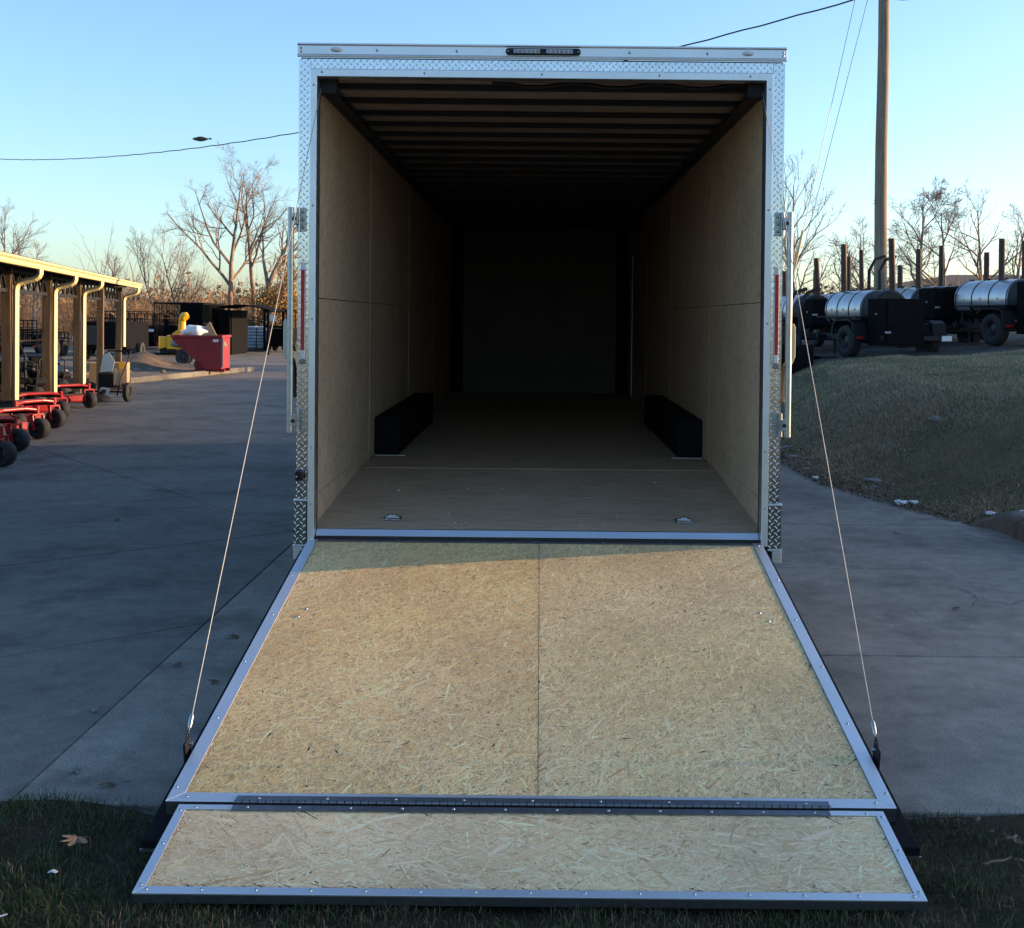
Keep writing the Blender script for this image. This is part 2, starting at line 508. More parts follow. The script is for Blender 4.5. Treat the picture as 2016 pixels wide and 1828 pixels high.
for k in range(-3, 10):
    v0 = 1.7 + 2.2*k; v1 = v0 + 2.2
    off = 0.0
    for q in range(-8, 6):
        u0 = -1.3 + 5.5*q + off; u1 = u0 + 5.5
        pts = []
        for (u, v) in ((u0+JG, v0+JG), (u1-JG, v0+JG), (u1-JG, v1-JG), (u0+JG, v1-JG)):
            pts.append((u*ux - v*uy, u*uy + v*ux))
        for a, b_, c in ((1, 0, -1.849), (0, -1, -3.97), (-1, 0, 22), (0, 1, 34)):
            pts = clip(pts, a, b_, c)
            if len(pts) < 3: break
        if len(pts) >= 3: slab(pts, MAT['concrete'], rs.uniform(-0.0015, 0.0015))
cuts = [3.97, 5.85, 7.93, 9.65, 12.4, 15.2, 18.0, 21.0, 24.0]
for y0, y1 in zip(cuts, cuts[1:]):
    xr = [-1.8485, 1.25, 3.0 if y0 > 12 else 4.6]
    for x0, x1 in zip(xr, xr[1:]):
        pts = [(x0+JG*0.6, y0+JG), (x1-JG*0.6, y0+JG), (x1-JG*0.6, y1-JG), (x0+JG*0.6, y1-JG)]
        if x1 > 2.5:
            yy = [y0+JG + (y1-y0-2*JG)*i/6 for i in range(7)]
            pts = [(x0+JG*0.6, y0+JG)] + [(min(x1, edge_x(y)+0.06+0.03*math.sin(y*9)), y) for y in yy] + [(x0+JG*0.6, y1-JG)]
        slab(pts, MAT['concrete_old'], rs.uniform(-0.0015, 0.0015))

# kerb at the right edge
k = MB()
prof = [(-0.02, -0.02), (-0.005, 0.12), (0.02, 0.165), (0.06, 0.18), (0.20, 0.18), (0.22, 0.15), (0.22, -0.02)]
ky = [3.0, 5.0, 6.5, 8.0, 9.0, 9.35, 9.55, 9.68]
vs = []; fs = []
for i, y in enumerate(ky):
    s = 1.0 if y < 9.3 else max(0.12, 1-((y-9.3)/0.40)**2)
    for (px, pz) in prof:
        vs.append((edge_x(y)-0.03+px, y, -0.02+(pz+0.02)*s))
q = len(prof)
for i in range(len(ky)-1):
    for j in range(q-1):
        fs.append((i*q+j, i*q+j+1, (i+1)*q+j+1, (i+1)*q+j))
fs.append(tuple(range(q))); fs.append(tuple(range((len(ky)-1)*q, len(ky)*q)))
k.add(vs, fs)
tag(k.build('kerb', MAT['kerb'], smooth_deg=50), kind='structure', label='rounded concrete kerb end at the foot of the bank')

# dirt island with kerb, on the left
isl = [(-10.35, 28.6), (-9.35, 34.2), (-9.0, 35.6), (-11.5, 38.0), (-17, 38.5), (-19, 30), (-14, 28.0)]
b = MB()
n = len(isl)
b.add([(x, y, 0.10) for x, y in isl] + [(x, y, -0.03) for x, y in isl], [tuple(range(n))] + [(i, (i+1)%n, n+(i+1)%n, n+i) for i in range(n)])
tag(b.build('dirt_island', MAT['dirt']), kind='structure', label='bare dirt island behind a concrete kerb')
b = MB()
for p, q2 in zip(isl[:3], isl[1:3]+[]):
    b.bar((p[0]+0.06, p[1], 0.055), (q2[0]+0.06, q2[1], 0.055), 0.16, 0.15)
b.bar((isl[6][0], isl[6][1]-0.06, 0.055), (isl[0][0]+0.02, isl[0][1]-0.06, 0.055), 0.16, 0.15)
tag(b.build('island_kerb', MAT['kerb'], bevel=0.02), kind='structure', label='low concrete kerb round the dirt island')
def mound(name, cx, cy, rx, ry, h, seed, mat, label):
    V = []; F = []; m = 22
    for j in range(m+1):
        for i in range(m+1):
            x = -1+2*i/m; y = -1+2*j/m
            r = math.sqrt(x*x+y*y)
            z = h*smooth(1-r)*(0.8+0.7*mnoise.noise(Vector((x*2.5+seed, y*2.5, seed)))) + 0.05*h*mnoise.noise(Vector((x*9, y*9, seed)))*smooth(1-r)
            V.append((cx+x*rx, cy+y*ry, 0.09+z))
    for j in range(m):
        for i in range(m): F.append((j*(m+1)+i, j*(m+1)+i+1, (j+1)*(m+1)+i+1, (j+1)*(m+1)+i))
    o = fast_mesh(name, V, F, mat, smooth_on=False)
    return tag(o, kind='structure', label=label)
mound('dirt_mound', -12.2, 34.3, 2.2, 1.6, 0.55, 3, MAT['dirt'], 'long dark mound of dirt left of the red hopper')
mound('dirt_mound', -14.6, 33.0, 1.6, 1.2, 0.35, 9, MAT['dirt'], 'small dirt mound near the shed end post')

# ================================================================ TRAILER
def ply_mat(name, c, dark, sx=(1,1,1), fine=1.0):
    m, nt, b = mk(name)
    f = noise_tex(nt, 2.0, 5, 0.6)
    cc = ramp(nt, f, [(0.3, tuple(x*0.86 for x in c)), (0.7, tuple(x*1.08 for x in c))])
    g = noise_tex(nt, 26*fine, 6, 0.75, stretch=sx)
    cc = mix(nt, cc, ramp(nt, g, [(0.33, dark), (0.5, (1, 1, 1)), (0.75, (1.15, 1.12, 1.05))]), 0.8, 'MULTIPLY')
    v = N(nt, 'ShaderNodeTexVoronoi'); v.inputs['Scale'].default_value = 17
    tc = N(nt, 'ShaderNodeTexCoord'); mp = N(nt, 'ShaderNodeMapping'); mp.inputs['Scale'].default_value = sx
    nt.links.new(tc.outputs['Object'], mp.inputs[0]); nt.links.new(mp.outputs[0], v.inputs['Vector'])
    cc = mix(nt, cc, ramp(nt, v.outputs['Distance'], [(0.05, (0.55, 0.5, 0.45)), (0.10, (1, 1, 1))]), 0.5, 'MULTIPLY')
    nt.links.new(cc, b.inputs['Base Color'])
    b.inputs['Roughness'].default_value = 0.75
    bump(nt, b, g, 0.15, 0.003)
    return m
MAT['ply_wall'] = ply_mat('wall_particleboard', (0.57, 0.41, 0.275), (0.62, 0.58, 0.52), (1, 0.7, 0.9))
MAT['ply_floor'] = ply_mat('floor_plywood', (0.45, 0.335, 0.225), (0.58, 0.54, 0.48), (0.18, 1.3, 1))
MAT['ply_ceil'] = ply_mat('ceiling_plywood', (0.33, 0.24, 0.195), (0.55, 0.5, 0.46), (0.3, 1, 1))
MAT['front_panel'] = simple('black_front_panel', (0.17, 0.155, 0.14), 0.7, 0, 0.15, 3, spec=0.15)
MAT['osb_base'] = simple('strand_board_core', (0.40, 0.30, 0.175), 0.85, 0, 0.2, 30)
MAT['osb_strand'] = tinted('strand_board_flakes', 0.75, 900, 0.22)

def screw_proto(name, r, h, mat):
    b = MB()
    b.lathe([(0, 0.0), (h*0.0, r), (h*0.55, r*0.85), (h, r*0.4), (h*0.75, 0.0)], 'z', n=10)
    me_o = b.build(name, mat, smooth_deg=50)
    return me_o

TR = empty('enclosed_trailer', (0, 6.1, 0), 0, 'enclosed cargo trailer with bright tread-plate rear frame and its ramp door lowered', 'trailer')
T_LEN = 9.6; W_IN = 1.22; W_OUT = 1.283; Z_FL = 0.69; Z_SILL = 0.571; Z_OPEN = 2.9810
# --- screws (shared meshes)
scr = screw_proto('screw', 0.0062, 0.004, MAT['zinc'])
scr.parent = TR; scr.location = (-1.16, -0.0535, 3.0040); scr.rotation_euler = (R(90), 0, 0)
def screw(parent, loc, rot=(0, 0, 0), s=1.0):
    c = scr.copy(); col.objects.link(c); c.parent = parent; c.location = loc; c.rotation_euler = rot; c.scale = (s, s, s)
    return c
FACE = (R(90), 0, 0)       # head faces -y

# --- shell
for sx in (-1, 1):
    b = MB(); b.box(min(sx*1.245, sx*1.278), max(sx*1.245, sx*1.278), 0.06, T_LEN+0.05, 0.50, 3.0660)
    b.build('side_wall', MAT['black_gloss'], TR)
b = MB(); b.box(-1.283, 1.283, 0.05, T_LEN+0.1, 3.0710, 3.1010); b.build('roof', MAT['alu'], TR)
b = MB(); b.box(-1.278, 1.278, T_LEN+0.055, T_LEN+0.09, 0.50, 3.0660); b.build('nose_wall', MAT['black_gloss'], TR)
b = MB()
for x in (-1.0, 1.0): b.box(x-0.05, x+0.05, 0.3, T_LEN+0.05, 0.42, 0.54)
for i in range(14): b.box(-1.22, 1.22, 0.4+i*0.68, 0.45+i*0.68, 0.48, 0.535)
b.build('chassis', MAT['black_satin'], TR)
b = MB()
b.bar((-0.9, T_LEN+0.05, 0.48), (0, T_LEN+1.4, 0.48), 0.08, 0.12); b.bar((0.9, T_LEN+0.05, 0.48), (0, T_LEN+1.4, 0.48), 0.08, 0.12)
b.box(-0.04, 0.04, T_LEN+0.6, T_LEN+0.7, 0.05, 0.55); b.box(-0.15, 0.15, T_LEN+0.55, T_LEN+0.75, 0.0, 0.05)
b.build('tongue', MAT['black_satin'], TR)
tyre_prof = [(-0.10, 0.20), (-0.115, 0.24), (-0.115, 0.31), (-0.09, 0.345), (0.09, 0.345), (0.115, 0.31), (0.115, 0.24), (0.10, 0.20)]
for sx in (-1, 1):
    for yw in (3.0, 3.85, 4.7):
        b = MB(); b.lathe(tyre_prof, 'x', (sx*1.13, yw, 0.345), 28); w = b.build('wheel', MAT['tyre'], TR, smooth_deg=40)
        b = MB(); b.lathe([(-0.06, 0.0), (-0.06, 0.1), (-0.02, 0.15), (-0.05, 0.21), (0.05, 0.21), (0.02, 0.15), (0.06, 0.1), (0.06, 0.0)], 'x', (sx*1.13, yw, 0.345), 20)
        b.build('rim', MAT['rim'], w, smooth_deg=40)
b = MB()
for yw in (3.0, 3.85, 4.7): b.tube([(-1.1, yw, 0.345), (1.1, yw, 0.345)], 0.035, 8)
b.build('axle', MAT['black_satin'], TR)

# --- interior floor panels
def floor_panel(y0, y1, z0, z1):
    b = MB(); th = 0.02
    g = 0.0015
    b.add([(-W_IN+0.004, y0+g, z0), (W_IN-0.004, y0+g, z0), (W_IN-0.004, y1-g, z1), (-W_IN+0.004, y1-g, z1),
           (-W_IN+0.004, y0+g, z0-th), (W_IN-0.004, y0+g, z0-th), (W_IN-0.004, y1-g, z1-th), (-W_IN+0.004, y1-g, z1-th)],
          [(0,1,2,3),(7,6,5,4),(0,4,5,1),(1,5,6,2),(2,6,7,3),(3,7,4,0)])
    return b.build('floor_panel', MAT['ply_floor'], TR, bevel=0.001)
def zt(y): return Z_SILL + (Z_FL-Z_SILL)*y/1.67
floor_panel(0.035, 0.83, zt(0.035), zt(0.83)); floor_panel(0.83, 1.67, zt(0.83), Z_FL)
yy = 1.67
while yy < T_LEN-0.1:
    y2 = min(yy+1.22, T_LEN); floor_panel(yy, y2, Z_FL, Z_FL); yy = y2
# sealed strip at the tail knuckle
b = MB(); b.box(-1.2, 1.2, 1.655, 1.685, Z_FL+0.0005, Z_FL+0.003); b.build('floor_seam_strip', MAT['ply_wall'], TR)
# --- wall panels
seams = [0.05, 2.12, 4.55, 6.98, 9.42, T_LEN]
for sx in (-1, 1):
    for y0, y1 in zip(seams, seams[1:]):
        for z0, z1 in ((Z_FL-0.12 if y0 < 1 else Z_FL, 1.815), (1.815, 2.9660)):
            b = MB(); xa, xb = sx*W_IN, sx*(W_IN+0.02)
            b.box(min(xa, xb), max(xa, xb), y0+0.002, y1-0.002, z0+0.002, z1-0.002)
            b.build('wall_panel', MAT['ply_wall'], TR, bevel=0.001)
    # seam mouldings
    for y in seams[1:4]:
        b = MB(); xa, xb = sx*(W_IN-0.004), sx*W_IN
        b.box(min(xa, xb), max(xa, xb), y-0.007, y+0.007, Z_FL, 2.9560); b.build('seam_strip', MAT['ply_wall' if sx < 0 else 'card'], TR)
    # kick board following the beaver tail
    b = MB()
    xa, xb = sx*(W_IN-0.006), sx*(W_IN-0.0005)
    pts = [(xa, 0.06, zt(0.06)), (xa, 1.67, Z_FL), (xa, 1.67, Z_FL+0.05), (xa, 0.06, Z_FL+0.05)]
    b.prism(pts, (xb-xa, 0, 0)); b.build('kick_board', MAT['ply_wall'], TR)
# --- ceiling
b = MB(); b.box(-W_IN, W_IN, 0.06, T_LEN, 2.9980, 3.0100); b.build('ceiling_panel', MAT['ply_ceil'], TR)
b = MB()
sec = [(-0.024, 2.997), (-0.024, 2.969), (0.024, 2.969), (0.024, 2.997), (0.018, 2.997), (0.018, 2.975), (-0.018, 2.975), (-0.018, 2.997)]
b.prism([(-1.20, p[0], p[1]) for p in sec], (2.40, 0, 0))
bow0 = b.build('roof_bow', MAT['bow'], TR, loc=(0, 0.22, 0))
i = 1
while 0.22+i*0.403 < T_LEN-0.1:
    part_copy(bow0, TR, (0, 0.22+i*0.403, 0)); i += 1
for sx in (-1, 1):
    b = MB(); xa, xb = sx*1.14, sx*1.219
    b.box(min(xa, xb), max(xa, xb), 0.06, T_LEN, 2.9480, 2.9680); b.build('ceiling_rail', MAT['bow'], TR)
    b = MB(); xa, xb = sx*1.10, sx*1.19
    b.box(min(xa, xb), max(xa, xb), 0.03, 0.12, 2.9060, 3.0); b.build('spring_bracket', MAT['black_satin'], TR, bevel=0.006)
# wavy wiring loom in first bay
b = MB()
pts = [(-0.27 + 0.03*i, 0.13, 2.9920 - 0.010*(1-math.cos(i*0.42))*smooth(i/6)*smooth((46-i)/6)) for i in range(47)]
b.tube(pts, 0.011, 6); b.build('wiring_loom', MAT['rubber'], TR, smooth_deg=60)
# --- front wall
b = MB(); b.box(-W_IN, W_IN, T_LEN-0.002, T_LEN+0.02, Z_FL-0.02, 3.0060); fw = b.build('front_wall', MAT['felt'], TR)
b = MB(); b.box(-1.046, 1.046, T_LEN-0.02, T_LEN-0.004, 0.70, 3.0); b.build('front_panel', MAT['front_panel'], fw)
for r_, z in enumerate((0.90, 1.18, 1.42, 1.82, 2.35)):
    for c_, x in enumerate((-0.78, -0.39, 0.0, 0.39, 0.78)):
        if r_ == 0 and c_ in (2, 3): continue
        screw(fw, (x, T_LEN-0.021, z+0.02*((c_*7+r_*3)%3-1)), FACE, 2.0)
# side door strip right front
b = MB(); b.box(1.205, 1.219, 8.9, 8.92, Z_FL, 2.55); b.build('side_door_trim', MAT['clear_lens'], TR)
# --- wheel boxes
for sx in (-1, 1):
    b = MB(); xa, xb = sx*1.035, sx*1.2185
    b.box(min(xa, xb), max(xa, xb), 2.38, 5.1, Z_FL+0.001, 0.975); b.build('wheel_box', MAT['felt'], TR, bevel=0.012)
    b = MB(); xa, xb = sx*0.985, sx*1.212
    b.box(min(xa, xb), max(xa, xb), 2.335, 2.355, Z_FL+0.001, Z_FL+0.006); b.build('floor_cleat', MAT['alu'], TR)
# --- floor tie-down rings
for x in (-0.81, 0.815):
    zc = zt(0.26)+0.004
    b = MB()
    W2, H2 = 0.062, 0.06
    b.lathe([(0, 0.068), (0.004, 0.064), (0.004, 0.046), (-0.012, 0.030), (-0.014, 0.0)], 'z', n=4, a0=R(45), a1=R(405))
    pan = b.build('tie_down_pan', MAT['zinc'], TR, loc=(x, 0.26, zc), rot=(R(4), 0, 0))
    b = MB(); b.tube([(0.034*math.cos(R(a)), 0.004+0.030*math.sin(R(a)), 0.006) for a in range(-10, 200, 15)] + [(0.034, 0.0, 0.006)], 0.0062, 8)
    b.build('ring', MAT['plate'], pan, smooth_deg=60)
    b = MB(); b.box(-0.044, 0.044, -0.049, -0.041, 0.0045, 0.0085); b.build('front_lip', MAT['alu'], pan)
# crumbs on the floor
rc = random.Random(3)
for i in range(26):
    x = rc.uniform(-1.05, 1.05); y = rc.uniform(0.1, 1.3); s = rc.uniform(0.002, 0.006)
    if i == 0: x, y, s = -0.86, 0.95, 0.012
    b = MB(); b.lathe([(-s*0.4, 0.0), (-s*0.2, s*0.8), (s*0.2, s), (s*0.5, 0.0)], 'z', n=5)
    o = b.build('wood_crumb', MAT['paper'], None, loc=(x, 6.1+y, zt(y)+s*0.4), rot=(0.2, 0.1, rc.uniform(0, 6)))
    tag(o, 'round white wood chip lying on the trailer floor near the left wheel box' if i == 0 else 'tiny pale wood crumb scattered on the trailer floor', 'wood crumb', 'crumbs on the trailer floor')

# --- rear frame: tread plate
def tread(name, x0, x1, z0, z1, y, parent, ph=0.0, side=0):
    """flat sheet facing -y with raised lozenges"""
    sh = MB()
    sh.box(x0, x1, y, y+0.012, z0, z1)
    o = sh.build(name, MAT['plate'], parent)
    t = MB(); P = 0.0245; L = 0.0128; Wd = 0.0036; Hh = 0.0022; k2 = P*0.7071
    cx0, cz0 = (x0+x1)/2+ph, (z0+z1)/2
    nn = int(((x1-x0)+(z1-z0))/P)+3
    for a_ in range(-nn, nn+1):
        for b_ in range(-nn, nn+1):
            cx = cx0+(a_-b_)*k2; cz = cz0+(a_+b_)*k2
            if cx < x0-0.008 or cx > x1+0.008 or cz < z0-0.008 or cz > z1+0.008: continue
            a = R(45) if (a_+b_) % 2 else R(-45)
            pts = []
            for (u, w, h) in ((-L, 0, 0.0001), (-L*0.3, -Wd, 0.0001), (L*0.3, -Wd, 0.0001), (L, 0, 0.0001), (L*0.3, Wd, 0.0001), (-L*0.3, Wd, 0.0001), (-L*0.55, 0, Hh), (L*0.55, 0, Hh)):
                pts.append((cx+u*math.cos(a)-w*math.sin(a), y-h, cz+u*math.sin(a)+w*math.cos(a)))
            pts = [(min(max(p[0], x0+0.0005), x1-0.0005), p[1], min(max(p[2], z0+0.0005), z1-0.0005)) for p in pts]
            t.add(pts, [(0,1,6), (1,2,7,6), (2,3,7), (3,4,7), (4,5,6,7), (5,0,6)])
    lz = t.build('raised_lozenges', MAT['plate'], o, smooth_deg=80); lz['kind'] = 'stuff'
    return o
Y_F = -0.045
for sx in (-1, 1):
    xa, xb = sorted((sx*1.222, sx*1.283))
    tread('corner_plate', xa, xb, 0.745, 3.0740, Y_F, TR)
    b = MB(); xs_ = sorted((sx*1.266, sx*1.283)); b.box(xs_[0], xs_[1], Y_F+0.013, 0.30, 0.745, 3.0700); b.build('corner_return', MAT['plate'], TR)
    b = MB(); xs_ = sorted((sx*1.2, sx*1.264)); b.box(xs_[0], xs_[1], Y_F+0.013, 0.055, 0.50, 3.0660); b.build('corner_post', MAT['black_satin'], TR)
    xa, xb = sorted((sx*1.226, sx*1.292))
    tread('lower_corner_plate', xa, xb, 0.505, 0.735, Y_F-0.006, TR, 0.004)
    b = MB(); b.box(xa-0.004, xb+0.004, Y_F-0.012, Y_F+0.02, 0.735, 0.744); b.build('plate_joint_trim', MAT['alu'], TR, bevel=0.002)
    b = MB(); b.box(xa-0.006, xb+0.004, Y_F-0.014, Y_F+0.03, 0.494, 0.504); b.build('plate_foot_trim', MAT['alu'], TR, bevel=0.002)
    b = MB(); xa2, xb2 = sorted((sx*1.243, sx*1.296)); b.box(xa2, xb2, Y_F-0.008, Y_F+0.16, 0.425, 0.493); b.build('corner_foot', MAT['alu'], TR, bevel=0.004)
    # jamb
    xa, xb = sorted((sx*1.186, sx*1.2215))
    b = MB(); b.box(xa, xb, Y_F-0.008, 0.02, 0.515, 3.0205); b.build('jamb_trim', MAT['alu'], TR, bevel=0.003)
    xa, xb = sorted((sx*1.186, sx*1.2185))
    b = MB(); b.box(xa, xb, 0.021, 0.049, 0.56, 3.0); b.build('door_seal', MAT['rubber'], TR, bevel=0.004)
    for z in (2.9360, 2.30, 1.70, 1.02, 0.72):
        screw(TR, (sx*1.203, Y_F-0.0085, z), FACE)
    # tail light strip
    xa, xb = sorted((sx*1.240, sx*1.264))
    b = MB(); b.box(xa, xb, Y_F-0.012, Y_F-0.0022, 1.49, 2.0); tl = b.build('tail_light', MAT['clear_lens'], TR, bevel=0.004)
    b = MB(); b.box(xa+0.002, xb-0.002, Y_F-0.016, Y_F-0.0125, 1.535, 1.96); b.build('red_lens', MAT['red_lens'], tl, bevel=0.003)
    b = MB(); b.box(xa-0.003, xb+0.003, Y_F-0.014, Y_F-0.0022, 1.462, 1.487); b.build('light_end_cap', MAT['hinge'], tl, bevel=0.004)
    # bar lock
    rx = sx*1.308; ry = -0.10
    for z, nm in ((2.225, 'top'), (1.165, 'low')):
        b = MB(); xa, xb = sorted((sx*1.238, sx*1.272)); b.box(xa, xb, Y_F-0.010, Y_F-0.0022, z-0.062, z+0.062)
        br = b.build('lock_bracket', MAT['zinc'], TR, bevel=0.002)
        for k in (-1, 0, 1):
            b = MB(); b.lathe([(0, 0), (0, 0.009), (0.005, 0.008), (0.008, 0.004), (0.0085, 0)], 'z', n=12)
            b.build('bolt', MAT['zinc'], br, smooth_deg=50, loc=(sx*1.253, Y_F-0.010, z+k*0.04), rot=FACE)
        b = MB(); b.tube([(sx*1.277, Y_F-0.02, z-0.062), (sx*1.277, Y_F-0.02, z+0.062)], 0.011, 10); b.build('hinge_barrel', MAT['zinc'], br, smooth_deg=50)
        b = MB(); xa, xb = sorted((sx*1.280, sx*1.304)); b.box(xa, xb, ry-0.012, ry-0.004, z-0.030, z+0.030)
        ar = b.build('lock_arm', MAT['zinc'], br, bevel=0.003)
        b = MB(); xa, xb = sorted((sx*1.270, sx*1.300)); b.box(xa, xb, ry-0.003, Y_F-0.02, z-0.030, z+0.030); b.build('arm_knuckle', MAT['zinc'], br, bevel=0.003)
        b = MB(); b.lathe([(0, 0), (0, 0.011), (0.002, 0.011), (0.002, 0)], 'z', n=14); b.build('padlock_hole', MAT['rubber'], br, loc=(sx*1.289, ry-0.0121, z), rot=FACE)
    b = MB(); b.tube([(rx, ry, 1.105), (rx, ry, 2.285)], 0.0165, 14); rod = b.build('lock_bar', MAT['zinc'], TR, smooth_deg=40)
    # handle plates: right one tinted cream for its warm sunlight, left bare zinc
    b = MB(); h0 = sx*(1.308)
    poly_ = [(h0, ry, 1.70), (h0+sx*0.03, ry, 1.70), (h0+sx*0.037, ry, 1.68), (h0+sx*0.037, ry, 1.53), (h0+sx*0.022, ry, 1.49), (h0, ry, 1.47)]
    b.prism(poly_, (0, 0.012, 0)); b.build('lock_handle', MAT['gutter' if sx > 0 else 'zinc'], rod, bevel=0.003)
    b = MB(); b.tube([(sx*1.304, ry+0.06, 1.48), (sx*1.308, ry+0.11, 1.42), (sx*1.306, ry+0.13, 1.34), (sx*1.304, ry+0.13, 1.28)], [0.012, 0.015, 0.017, 0.016], 8)
    b.bar((sx*1.308, ry, 1.50), (sx*1.304, ry+0.06, 1.48), 0.014, 0.02)
    b.build('handle_grip', MAT['rubber'] if sx < 0 else MAT['post_wood'], rod, smooth_deg=40)  # left grip black for the shade it sits in, right one tan
# top pieces
tread('header_plate', -1.2205, 1.2205, 3.0225, 3.0740, Y_F, TR, -0.0045)
b = MB(); b.box(-1.1855, 1.1855, Y_F-0.0075, 0.02, 2.9800, 3.0210); b.build('head_trim', MAT['alu'], TR, bevel=0.003)
for x in (-0.62, 0.0, 0.62, 1.1): screw(TR, (x, Y_F-0.008, 3.0020), FACE)
b = MB()
hp = [(-0.052, 3.0805), (-0.062, 3.0805), (-0.064, 3.0920), (-0.058, 3.0960), (-0.058, 3.1420), (-0.066, 3.1460), (-0.066, 3.1540), (0.06, 3.1580), (0.06, 3.1060), (-0.052, 3.1060)]
b.prism([(-1.289, p[0], p[1]) for p in hp], (2.578, 0, 0)); hd = b.build('roof_header', MAT['alu'], TR, bevel=0.0015)
b = MB(); b.box(-1.27, 1.27, -0.046, 0.05, 3.0745, 3.0800); b.build('header_shadow_strip', MAT['rubber'], TR)  # black strip put in for the dark shadow under the header
for x in (-0.87, -0.45, 0.46, 0.87): screw(hd, (x, -0.0585, 3.1180), FACE, 1.2)
for x in (-1.270, 1.270):
    for z in (3.1090, 3.1280): screw(hd, (x, -0.0585, z), FACE, 1.1)
for x in (-1.085, 1.085):
    b = MB(); b.lathe([(0, 0), (0, 0.031), (0.005, 0.031), (0.010, 0.027), (0.013, 0.015), (0.014, 0)], 'z', n=24)
    b.build('clearance_light', MAT['clear_lens'], hd, smooth_deg=50, loc=(x, -0.0582, 3.1210), rot=FACE).scale = (1, 0.42, 1)
def capsule(hw, hh, n=10):
    pts = []
    for i in range(n+1):
        a = R(-90 + 180*i/n); pts.append((hw-hh+hh*math.cos(a), hh*math.sin(a)))
    for i in range(n+1):
        a = R(90 + 180*i/n); pts.append((-hw+hh+hh*math.cos(a), hh*math.sin(a)))
    return pts
b = MB(); b.prism([(0.005+p[0], -0.0585, 3.1185+p[1]) for p in capsule(0.198, 0.0175)], (0, -0.012, 0))
bl = b.build('brake_light', MAT['black_satin'], hd, bevel=0.003)
for x0, x1 in ((-0.150, -0.012), (0.022, 0.160)):
    b = MB(); b.box(x0, x1, -0.074, -0.0712, 3.1090, 3.1290); b.build('lens', MAT['clear_lens'], bl, bevel=0.001)
    for i in range(6):
        b = MB(); xx = x0+0.012+i*0.0228; b.box(xx-0.009, xx+0.009, -0.0755, -0.0745, 3.1115, 3.1265); b.build('diode_cell', MAT['hinge'], bl)
for x in (-0.18, 0.19): screw(bl, (x, -0.0708, 3.1185), FACE, 0.9)
# licence lamp
b = MB(); b.box(-1.285, -1.238, Y_F-0.035, Y_F-0.0022, 0.845, 0.905); ll = b.build('licence_lamp', MAT['black_gloss'], TR, bevel=0.012, seg=3)
b = MB(); b.lathe([(0, 0), (0, 0.004), (0.002, 0.003), (0.0025, 0)], 'z', n=10); b.build('lamp_lens', MAT['clear_lens'], ll, loc=(-1.275, Y_F-0.0352, 0.868), rot=FACE)
# --- sill
b = MB(); b.prism([(-1.183, 0.034, Z_SILL+0.006), (-1.183, 0.012, Z_SILL+0.006), (-1.183, -0.012, Z_SILL-0.024), (-1.183, -0.012, Z_SILL-0.028), (-1.183, 0.034, Z_SILL-0.028)], (2.366, 0, 0)); sl = b.build('sill_trim', MAT['alu'], TR, bevel=0.002)
for x in (-1.15, -0.7, -0.25, 0.2, 0.65, 1.1): screw(sl, (x, 0.022, Z_SILL+0.006), (0, 0, 0), 0.8)
b = MB(); b.box(-1.2, 1.2, -0.02, -0.013, 0.49, Z_SILL-0.029); b.build('sill_seal', MAT['rubber'], TR)
b = MB(); b.box(-1.235, 1.235, -0.011, 0.06, 0.43, Z_SILL-0.029); b.build('rear_beam', MAT['black_satin'], TR)

# ---------------------------------------------------------------- ramp door
TH = math.atan2(0.420, 2.327); RL = 2.364; RX = -0.012
b = MB()
b.box(RX-1.246, RX+1.246, -RL-0.13, -0.0, -0.092, -0.056)
ramp_o = b.build('ramp_door', MAT['felt'], TR, bevel=0.006, loc=(0, -0.03, 0.535), rot=(TH, 0, 0))
b = MB(); b.box(RX-1.205, RX+1.205, -RL, -0.012, -0.0555, -0.0085); b.build('door_core', MAT['black_satin'], ramp_o)
b = MB(); b.box(RX-1.203, RX+1.203, -RL-0.0015, -RL+0.002, -0.050, -0.0015); b.build('core_end_cap', MAT['hinge'], ramp_o)
b = MB(); b.box(RX-1.248, RX+1.248, -RL-0.134, -RL-0.1305, -0.094, -0.084); b.build('skin_edge_trim', MAT['alu'], ramp_o)
HW = 1.204; TW = 0.050
# mitred trims
def flat(pts, z0, z1, name, mat, parent, bevel=0.0008):
    b = MB(); b.prism([(p[0], p[1], z0) for p in pts], (0, 0, z1-z0)); return b.build(name, mat, parent, bevel=bevel)
e = 0.0006
for sx in (-1, 1):
    flat([(RX+sx*HW, -RL), (RX+sx*(HW-TW), -RL+TW), (RX+sx*(HW-TW), -0.014), (RX+sx*HW, -0.014)], -0.0060, 0.0, 'side_trim', MAT['alu_ramp'], ramp_o)
    for k in range(6):
        screw(ramp_o, (RX+sx*(HW-0.024+0.012*(k%2)), -0.05-k*(RL-0.13)/5, 0.0), (0, 0, 0), 0.95)
flat([(RX-HW+e, -RL-0.0008), (RX+HW-e, -RL-0.0008), (RX+HW-TW-e, -RL+TW), (RX-HW+TW+e, -RL+TW)], -0.0060, -0.0006, 'end_trim', MAT['alu_ramp'], ramp_o)
flat([(RX-HW+TW+e, -0.040), (RX+HW-TW-e, -0.040), (RX+HW-TW-e, -0.014), (RX-HW+TW+e, -0.014)], -0.0060, -0.0002, 'hinge_trim', MAT['hinge'], ramp_o)
for i in range(7): screw(ramp_o, (RX-1.08+i*0.36, -0.026, 0.0), (0, 0, 0), 0.7)
for sx in (-1, 1): screw(ramp_o, (RX+sx*(HW-TW-0.012), -RL+0.026, -0.0004), (0, 0, 0), 0.95)

